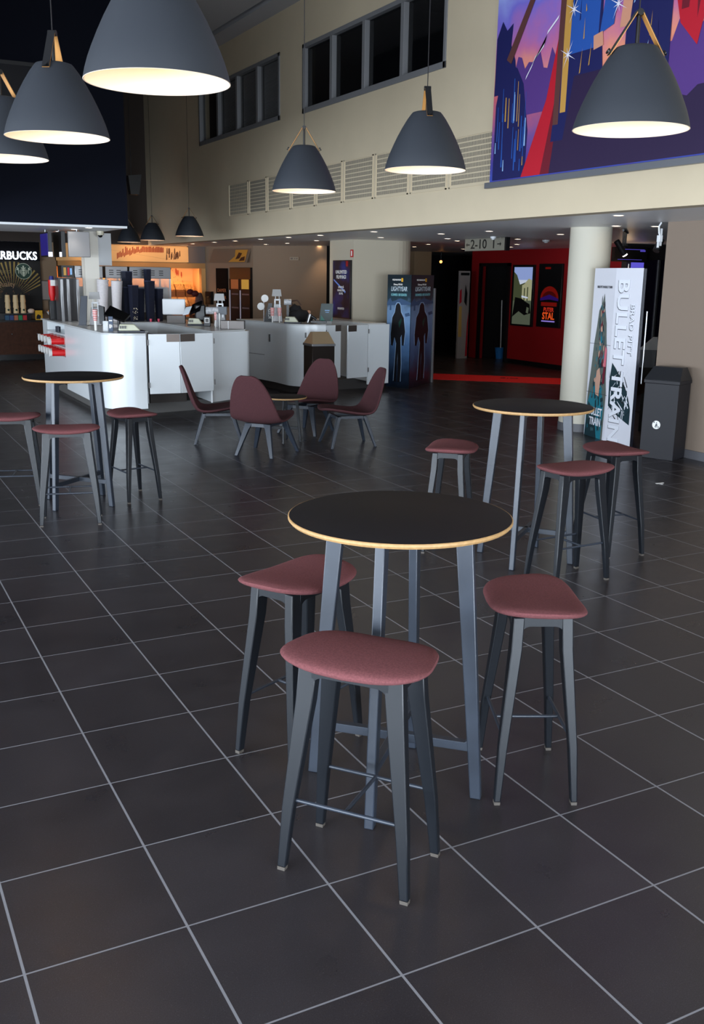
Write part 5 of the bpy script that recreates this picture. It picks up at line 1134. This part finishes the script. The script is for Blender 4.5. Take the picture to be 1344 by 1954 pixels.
for sg in (-1, 1):
    for j in range(4):
        em.append((1, [(cx + sg * (0.034 + j * 0.016), cy + 0.045 - j * 0.008), (cx + sg * (0.041 + j * 0.016), cy + 0.045 - j * 0.008), (cx + sg * (0.03 + j * 0.013), cy - 0.10 + j * 0.018), (cx + sg * (0.024 + j * 0.013), cy - 0.10 + j * 0.018)]))
    em.append((1, [(cx + sg * 0.10, cy + 0.07), (cx + sg * 0.14, cy + 0.085), (cx + sg * 0.125, cy + 0.05), (cx + sg * 0.15, cy + 0.03), (cx + sg * 0.108, cy + 0.02), (cx + sg * 0.11, cy - 0.05), (cx + sg * 0.095, cy - 0.05)]))
em.append((1, [(cx - 0.022, cy - 0.01), (cx + 0.022, cy - 0.01), (cx + 0.014, cy - 0.11), (cx - 0.014, cy - 0.11)]))
flat('emblem', em, [EG, EW], F_, t, th=0.016, step=0.0004)
text('lettering', 'ESPRESSO', 0.09, mat('mural_letter', (120, 104, 70), 0.7), F_ @ Matrix.Translation((0.08, 0.88, 0.004)), t, sx=0.8)
text('lettering', 'Quality', 0.15, mat('mural_letter_tan', (166, 132, 100), 0.7), F_ @ Matrix.Translation((0.12, 0.62, 0.012)), t, sx=0.85)
struct('trim_4', MB().box(-0.5, 4.05, 22.46, 22.60, 2.07, SZ), mat('header_black', (10, 9, 12), 0.8, spec=0.1))
t = thing('letter_sign', 'bright white illuminated coffee shop letters across the black header', 'sign', (3.28, 22.40, 2.165))
text('letters', 'STARBUCKS', 0.235, mat('letter_light', (255, 255, 255), 0.4, emit=(225, 238, 255), es=2.2), frame((0.70, 0, 0), (1, 0, 0), (0, 0, 1)), t, extrude=0.02, align='RIGHT', bold=0.004, sx=0.83, space=1.06)
obj('mount_rail', MB().box(-0.7, 0.68, 0.02, 0.04, -0.02, 0.02), BLK, t)
t = thing('coffee_counter', 'dark walnut coffee shop counter at the far left', 'counter', (3.2, 22.0, 0))
obj('cabinet', MB().box(-2.2, 0.78, 0.0, 0.3, 0.12, 0.80), WOOD, t); obj('worktop', MB().box(-2.2, 0.86, -0.03, 0.55, 0.80, 0.84), mat('worktop_black', (24, 20, 18), 0.3), t); obj('plinth', MB().box(-2.2, 0.78, 0.06, 0.3, 0, 0.12), BLK, t)
for x in (0.1, 0.62): obj('knob', MB().ball((x, -0.01, 0.55), 0.015), STEEL, t)
CUPC = mat('cream_cup', (226, 196, 150), 0.6)
for k, (x, y, n, lb) in enumerate(((3.27, 22.12, 3, 'leftmost, cut short by the frame'), (3.43, 22.10, 3, 'middle one, tallest'), (3.58, 22.10, 3, 'right one with round emblem'))):
    t = thing('cup_tower', 'tower of upturned cream paper cups on the coffee counter, ' + lb, 'cups', (x, y, 0.98), group='cream cup towers')
    z = 0
    for j in range(n): obj('cup', MB().lathe([(0.058, z), (0.046, z + 0.15)], 18, cap1=True), CUPC, t); z += 0.115
    obj('emblem', MB().tube((0, -0.056, 0.07), (0, -0.060, 0.072), 0.022, n=14), EG, t)
t = thing('cup_shelf', 'low black shelf of coloured boxes under the cream cups', 'shelf', (3.45, 22.1, 0.84))
obj('shelf', MB().box(-0.42, 0.3, -0.1, 0.12, 0.12, 0.14).box(-0.42, 0.3, 0.10, 0.12, 0, 0.12), BLK, t)
for k, c in enumerate(((40, 80, 110), (52, 70, 120), (176, 100, 70), (30, 130, 80), (180, 30, 40))):
    tag(obj('tea_box', MB().box(3.19 + k * 0.09, 3.27 + k * 0.09, 22.03, 22.12, 0.84, 0.94), mat('box_%d' % k, c, 0.6)), ('teal', 'blue', 'orange', 'green', 'red')[k] + ' small box on the coffee counter under the cream cups', 'box', 'coloured counter boxes')
t = thing('pastry_dome', 'pale rounded pastry lump beside the cream cup towers', 'pastry', (3.74, 22.12, 0.98)); obj('dough', MB().ball((0, 0, 0.05), 0.06, 1.2, 1, 0.8), mat('pale_bread', (224, 200, 180), 0.7), t)
obj('plate', MB().lathe([(0.08, 0), (0.09, 0.006)], 20, cap0=True, cap1=True), WHITEP, t)
t = thing('flyer_stand', 'yellow flyer in a stand on the coffee counter', 'flyer', (3.88, 22.02, 0.84)); obj('flyer', MB().box(-0.075, 0.075, 0, 0.01, 0, 0.2), mat('flyer_yellow', (216, 164, 30), 0.6), t)
flat('print', [(0, [(-0.06, 0.02), (0.03, 0.02), (0.04, 0.09), (-0.02, 0.12), (-0.05, 0.08)])], [BLK], frame((0, -0.002, 0), (1, 0, 0), (0, 0, 1)), t)
t = thing('notice_board', 'framed white notice sheet on the tan wall left of the kiosk', 'notice', (4.27, 22.60, 1.24)); obj('frame', MB().box(-0.21, 0.21, -0.02, 0, 0, 0.42), STEELD, t); obj('sheet', MB().box(-0.195, 0.195, -0.024, -0.018, 0.015, 0.405), mat('notice_paper', (150, 138, 132), 0.7), t)
t = thing('fruit_bowl', 'glass bowl of oranges on a stand, left of the drink cooler', 'bowl', (3.12, 16.6, 1.105)); obj('bowl', MB().lathe([(0.03, 0), (0.012, 0.01), (0.012, 0.05), (0.05, 0.07), (0.075, 0.12)], 20), CLEAR, t)
m_ = MB()
for a in range(5): m_.ball((0.03 * math.cos(a * 1.3), 0.03 * math.sin(a * 1.3), 0.1 + 0.012 * a), 0.022)
obj('oranges', m_, mat('orange_peel', (206, 120, 50), 0.6), t)
t = thing('syrup_dispenser', 'red and white drink dispenser with dark base, left of the drink cooler', 'dispenser', (3.10, 16.32, 1.105)); obj('base', MB().box(-0.06, 0.06, -0.06, 0.06, 0, 0.3), BLK, t, bevel=0.006); obj('tank', MB().lathe([(0.03, 0.3), (0.055, 0.4), (0.055, 0.62)], 18, cap0=True, cap1=True), RED, t); obj('label_plate', MB().box(-0.03, 0.05, -0.07, -0.06, 0.53, 0.62), WHITEP, t); obj('cap', MB().lathe([(0.04, 0.62), (0.03, 0.68)], 18, cap1=True), mat('cap_blue', (40, 44, 110), 0.4), t)
# menu screens under the bulkhead
t = thing('menu_screen', 'violet menu screen seen edge-on under the bulkhead, leftmost', 'screen', (2.93, 15.5, 2.07)); obj('housing', MB().box(0, 0.05, 0, 0.62, 0.0, 0.36), BLK, t); obj('display', MB().box(-0.006, 0.0, 0.03, 0.6, 0.02, 0.34), glow('glow_screen_violet', (44, 36, 140), 0.6), t)
obj('hanger', MB().tube((0.02, 0.3, 0.36), (0.02, 0.3, SZ - 2.07), 0.012), STEEL, t); obj('lit_edge', MB().box(-0.01, 0.05, -0.02, 0.0, 0.0, 0.07), glow('glow_white', (235, 240, 255), 1.2), t)
t = thing('menu_screen', 'black menu screen seen edge-on under the bulkhead, beside the violet one', 'screen', (3.10, 15.4, 2.07)); obj('housing', MB().box(0, 0.06, 0, 0.62, 0.0, 0.37), BLK, t, bevel=0.004); obj('hanger', MB().tube((0.03, 0.3, 0.37), (0.03, 0.3, SZ - 2.07), 0.012), STEEL, t); obj('lit_edge', MB().box(-0.03, 0.0, -0.0, 0.04, 0.0, 0.07), glow('glow_white', (235, 240, 255), 1.2), t)
t = thing('menu_screen', 'grey metal back of a wide menu screen, left of the cream pillar', 'screen', (3.32, 15.3, 2.07)); obj('housing', MB().box(-0.14, 0.18, 0, 0.05, 0.0, 0.37), mat('screen_back', (136, 134, 134), 0.35, metal=0.5), t, bevel=0.006); obj('hanger', MB().tube((0, 0.03, 0.37), (0, 0.03, SZ - 2.07), 0.012), STEEL, t)
t = thing('dome_camera', 'white dome camera under the bulkhead at the cream pillar', 'camera', (3.72, 15.55, SZ)); obj('mount', MB().lathe([(0.055, 0), (0.055, -0.05), (0.05, -0.06)], 24, cap1=True), mat('camera_cream', (214, 206, 184), 0.4), t); obj('dome', MB().ball((0, 0, -0.06), 0.036), SCR, t)
t = thing('hanging_speaker', 'black hanging loudspeaker high on the dim far wall', 'speaker', (5.22, 19.0, 3.28)); obj('cabinet', MB().hull8([(-0.09, -0.08, 0), (0.07, -0.08, 0), (0.07, 0.08, 0), (-0.09, 0.08, 0)], [(-0.13, -0.1, 0.33), (0.12, -0.1, 0.36), (0.12, 0.1, 0.36), (-0.13, 0.1, 0.33)]), BLK, t); obj('cable', MB().tube((-0.05, 0, 0.33), (-0.05, 0, CZ - 3.28), 0.006), BLK, t)
# window in the bulkhead
o = struct('window_5', MB().box(1.5, 2.68, 14.27, 14.30, 3.92, 4.52), mat('frame_black', (12, 12, 16), 0.4)); obj('pane', MB().box(1.55, 2.63, 14.262, 14.268, 3.97, 4.47), GLASSD, o)

# ------------------------------------------------------------------ sweets niche
NICHE = mat('niche_peach', (232, 176, 112), 0.8)
WN = struct('wall_niche', MB().box(4.45, 7.84, 23.55, 23.65, 0.86, 2.2).box(4.35, 4.45, 22.75, 23.65, 0.86, 2.2).box(7.84, 7.94, 22.75, 23.65, 0.86, 2.2).box(4.45, 7.84, 22.75, 23.55, 2.0, 2.1).box(4.45, 7.84, 22.75, 23.55, 0.80, 0.86), NICHE)
struct('trim_5', MB().box(4.45, 7.84, 22.62, 22.78, 1.97, 2.09), mat('niche_header', (180, 130, 76), 0.7))
struct('trim_6', MB().box(7.43, 7.84, 22.60, 22.78, 2.09, SZ), mat('header_grey', (112, 98, 92), 0.7))
struct('trim_7', MB().box(7.74, 7.84, 22.60, 22.78, 0.86, 1.97), mat('niche_post', (214, 160, 96), 0.7))
struct('wall_back_header', MB().box(4.4, 5.42, 22.62, 22.75, 2.09, SZ).box(5.42, 7.43, 22.70, 22.78, 2.09, SZ), NICHE)
q = random.Random(9); polys = []
t = thing('sweets_banner', 'long peach banner with rust-red drips above the sweets niche', 'banner', (4.5, 22.575, 2.10))
obj('board', MB().box(0, 2.92, 0, 0.02, 0, 0.345), mat('banner_peach', (236, 184, 122), 0.7), t)
for i in range(34):
    x = 1.25 + i * 0.032; y = 0.06 + (0.16 * (i / 18) if i < 18 else 0.24 - 0.02 * ((i * 3) % 5)); h_ = 0.07 + q.random() * 0.06; h_ *= 0.9 + 1.1 * q.random(); y = min(y + 0.05 * (q.random() - 0.5), 0.2); y = max(y, 0.03); polys.append((0, [(x, y), (x + 0.024, y + 0.02), (x + 0.026, min(0.335, y + h_ + 0.02)), (x + 0.002, min(0.335, y + h_))]))
for i in range(16):
    x = 2.38 + q.random() * 0.32; y = 0.03 + q.random() * 0.15; polys.append((1, [(x, y), (x + 0.03, y + 0.02), (x + 0.025, min(0.33, y + 0.14)), (x + 0.008, min(0.33, y + 0.13))]))
for i in range(12):
    x = 0.2 + q.random() * 0.8; polys.append((q.choice([0, 1]), [(x, 0.2), (x + 0.05, 0.24), (x + 0.03, 0.33), (x - 0.03, 0.33)]))
for i in range(3): polys.append((1, [(0.85 + i * 0.05, 0.03), (0.9 + i * 0.05, 0.1), (0.88 + i * 0.04, 0.3), (0.83 + i * 0.04, 0.26)]))
for i in range(44): x = 1.0 + i * 0.034; y = 0.26 - i * 0.0048; polys.append((2, disc(x, y, 0.005, 6)))
flat('print', polys, [mat('drip_rust', (166, 58, 22), 0.7), mat('drip_brown', (92, 52, 24), 0.7), mat('dot_brown', (110, 60, 30), 0.7)], frame((0, -0.002, 0), (1, 0, 0), (0, 0, 1)), t, th=0.001, step=0.0002)
polys = []
for i in range(70):
    x = q.random() * 3.2; y = 0.72 + q.random() * 0.36; polys.append((q.choice([0, 1, 1]), disc(x, y, 0.008, 6)))
for i in range(18):
    x = q.random() * 3.2; y = 0.85 + q.random() * 0.2; polys.append((q.choice([0, 1]), [(x, y), (x + 0.02, y - 0.07), (x + 0.035, y), (x + 0.03, y + 0.08), (x + 0.005, y + 0.08)]))
flat('niche_pattern', polys, [mat('drip_rust', (166, 58, 22), 0.7), mat('drip_brown', (92, 52, 24), 0.7)], frame((4.55, 23.548, 0.95), (1, 0, 0), (0, 0, 1)), WN)
cols = [(150, 60, 20), (196, 120, 40), (120, 30, 20), (210, 150, 70), (90, 46, 20), (170, 84, 30), (140, 20, 24)]
nb = 0
first = None
words = ['first', 'second', 'third', 'fourth', 'fifth', 'sixth', 'seventh', 'eighth', 'ninth', 'tenth']
BINW = mat('bin_acrylic', (206, 156, 100), 0.15, alpha=0.3); PLY = mat('bin_ply', (112, 68, 34), 0.6)
for r in range(2):
    for k in range(10):
        x = 7.62 - k * 0.235; z = 0.94 + r * 0.36; y = 22.80 + r * 0.3
        t = thing('sweets_bin', f'slanted sweets bin, {words[k]} from the right in the {"upper" if r else "lower"} row of the niche', 'bin', (x, y, z), group='slanted sweets bins')
        obj('bin_body', MB().hull8([(-0.11, 0, 0), (0.10, 0, 0), (0.10, 0.26, 0.10), (-0.11, 0.26, 0.10)], [(-0.11, 0.0, 0.14), (0.10, 0.0, 0.14), (0.10, 0.26, 0.30), (-0.11, 0.26, 0.30)]), PLY, t)
        m_ = MB()
        for j in range(14): m_.ball((-0.09 + 0.18 * q.random(), 0.03 + 0.2 * (j / 14), 0.15 + 0.15 * (j / 14)), 0.022, n=6)
        obj('sweets', m_, mat('sweets_%d' % ((k + r * 3) % 7), cols[(k + r * 3) % 7], 0.6), t)
        obj('lid', MB().slab([(-0.11, -0.01, 0.17), (0.10, -0.01, 0.17), (0.10, 0.2, 0.36), (-0.11, 0.2, 0.36)], (0, 0.004, 0.004)), BINW, t, smooth=False)
area('niche_light', (6.1, 22.95, 1.96), (0, 0.35, -1), 3.2, 0.1, 30, (1.0, 0.62, 0.30))
for x in (5.2, 6.2, 7.1): spot('banner_light', (x, 21.7, 2.44), (0, 0.9, -0.16), 26, (1.0, 0.62, 0.32), 75, 0.9, 0.05)
t = thing('stuffed_sack', 'dark patterned sack with a red bow at the right end of the sweets niche', 'sack', (7.62, 22.45, 0.92)); obj('sack', MB().lathe([(0.10, 0), (0.12, 0.15), (0.09, 0.4), (0.05, 0.5)], 16, cap0=True, cap1=True), mat('sack_brown', (84, 62, 60), 0.8, noise=0.4, nscale=20), t)
obj('bow', MB().ball((-0.12, -0.05, 0.48), 0.09, 1, .6, .8).ball((-0.24, -0.05, 0.52), 0.08, 1, .6, .8), mat('bow_dark_red', (80, 14, 16), 0.7), t)
t = thing('display_table', 'low dark cabinet carrying the sack at the niche', 'cabinet', (7.62, 22.45, 0)); obj('cabinet', MB().box(-0.2, 0.2, -0.14, 0.14, 0, 0.90), WOOD, t); obj('cabinet_top', MB().box(-0.21, 0.21, -0.15, 0.15, 0.90, 0.92), WOOD, t)

# ------------------------------------------------------------------ fridge wall
A2, B2 = Vector((7.86, 22.66)), Vector((8.32, 20.8)); dv = (B2 - A2).normalized(); nv = Vector((dv.y, -dv.x)); aw = math.atan2(dv.y, dv.x)
def on_wall(s): p = A2 + dv * s; return (p.x, p.y, 0)
t = thing('drinks_fridge', 'tall glass-door drinks fridge in the brown wall, left of the second kiosk', 'fridge', (*on_wall(1.49)[:2], 0), aw)
obj('case', MB().box(-0.40, 0.40, -0.06, -0.002, 0, 2.0), mat('fridge_black', (20, 18, 20), 0.3), t)
for k, x0 in enumerate((-0.40, 0.01)):
    d = obj('door', MB().box(x0, x0 + 0.39, -0.08, -0.06, 0.05, 1.75), mat('fridge_glass', (30, 22, 26), 0.3, spec=0.2), t); obj('handle', MB().box(x0 + 0.02, x0 + 0.045, -0.092, -0.082, 0.5, 1.5), mat('handle_self_glow', (200, 196, 210), 0.3, emit=(200, 200, 225), es=0.2), d)  # weak emission put into the handle colour; the handle is no lamp
    obj('lit_header', MB().box(x0 + 0.08, x0 + 0.36, -0.085, -0.08, 1.53, 1.74), glow(('glow_orange', 'glow_amber')[k], ((150, 84, 50), (205, 160, 70))[k], 0.6), d)
    m_ = MB()
    for z in (0.4, 0.75, 1.1, 1.4): m_.box(x0 + 0.1, x0 + 0.36, -0.086, -0.08, z, z + 0.03)
    obj('shelves', m_, mat('shelf_grey', (110, 100, 110), 0.5), d)
t = thing('sloping_menu', 'tilted menu picture with golden food photo above the drinks fridge', 'menu board', (*on_wall(1.13)[:2], 2.10), aw)
obj('board', MB().hull8([(-0.72, -0.16, 0), (0.72, -0.16, 0), (0.72, -0.12, 0), (-0.72, -0.12, 0)], [(-0.72, -0.04, 0.31), (0.72, -0.04, 0.31), (0.72, -0.0, 0.31), (-0.72, -0.0, 0.31)]), mat('menu_grey', (128, 106, 88), 0.6), t)
flat('print', [(0, [(0.05, 0.02), (0.68, 0.02), (0.68, 0.3), (0.2, 0.3), (0.25, 0.15)]), (1, [(0.3, 0.08), (0.45, 0.1), (0.5, 0.22), (0.36, 0.24)]), (1, [(0.45, 0.04), (0.66, 0.05), (0.64, 0.15), (0.5, 0.12)])], [mat('menu_gold', (206, 146, 56), 0.6), mat('menu_brown', (76, 40, 22), 0.6)], frame((0, -0.162, 0), (1, 0, 0), (0, 0.36, 1)), t, th=0.001)
t = thing('dark_poster', 'narrow black poster with orange lettering left of the drinks fridge', 'poster', (*on_wall(0.70)[:2], 1.12), aw)
obj('frame', MB().box(-0.22, 0.24, -0.03, 0, 0, 0.86), mat('poster_black', (20, 14, 14), 0.8, spec=0.1), t)
FP = frame((0.01, -0.032, 0), (1, 0, 0), (0, 0, 1))
text('lettering', 'DAMER', 0.11, mat('poster_orange', (190, 120, 80), 0.6), FP @ Matrix.Translation((0, 0.36, 0)), t); text('lettering', 'HERRER', 0.1, mat('poster_orange', (190, 120, 80), 0.6), FP @ Matrix.Translation((0, 0.2, 0)), t)
t = thing('wall_phone', 'small black box on the wall between the niche and the black poster', 'box', (*on_wall(0.22)[:2], 1.15), aw); obj('case', MB().box(-0.12, 0.1, -0.08, 0, 0, 0.3), BLK, t); obj('lid', MB().box(-0.12, 0.1, -0.085, -0.08, 0.16, 0.29), SCR, t)
t = thing('exit_plate', 'small pale emergency plate high on the brown wall', 'sign', (8.93, 19.92, 2.165), math.atan2(-1.5, 1.08)); obj('plate', MB().box(-0.11, 0.11, -0.02, 0, 0, 0.065), mat('plate_pale', (176, 156, 132), 0.5), t); flat('pictogram', [(0, [(-0.09, 0.015), (-0.03, 0.015), (-0.03, 0.05), (-0.09, 0.05)]), (0, [(0.0, 0.02), (0.03, 0.02), (0.03, 0.045), (0.0, 0.045)]), (0, [(0.05, 0.02), (0.09, 0.02), (0.09, 0.045), (0.05, 0.045)])], [TAUPE], frame((0, -0.021, 0), (1, 0, 0), (0, 0, 1)), t)
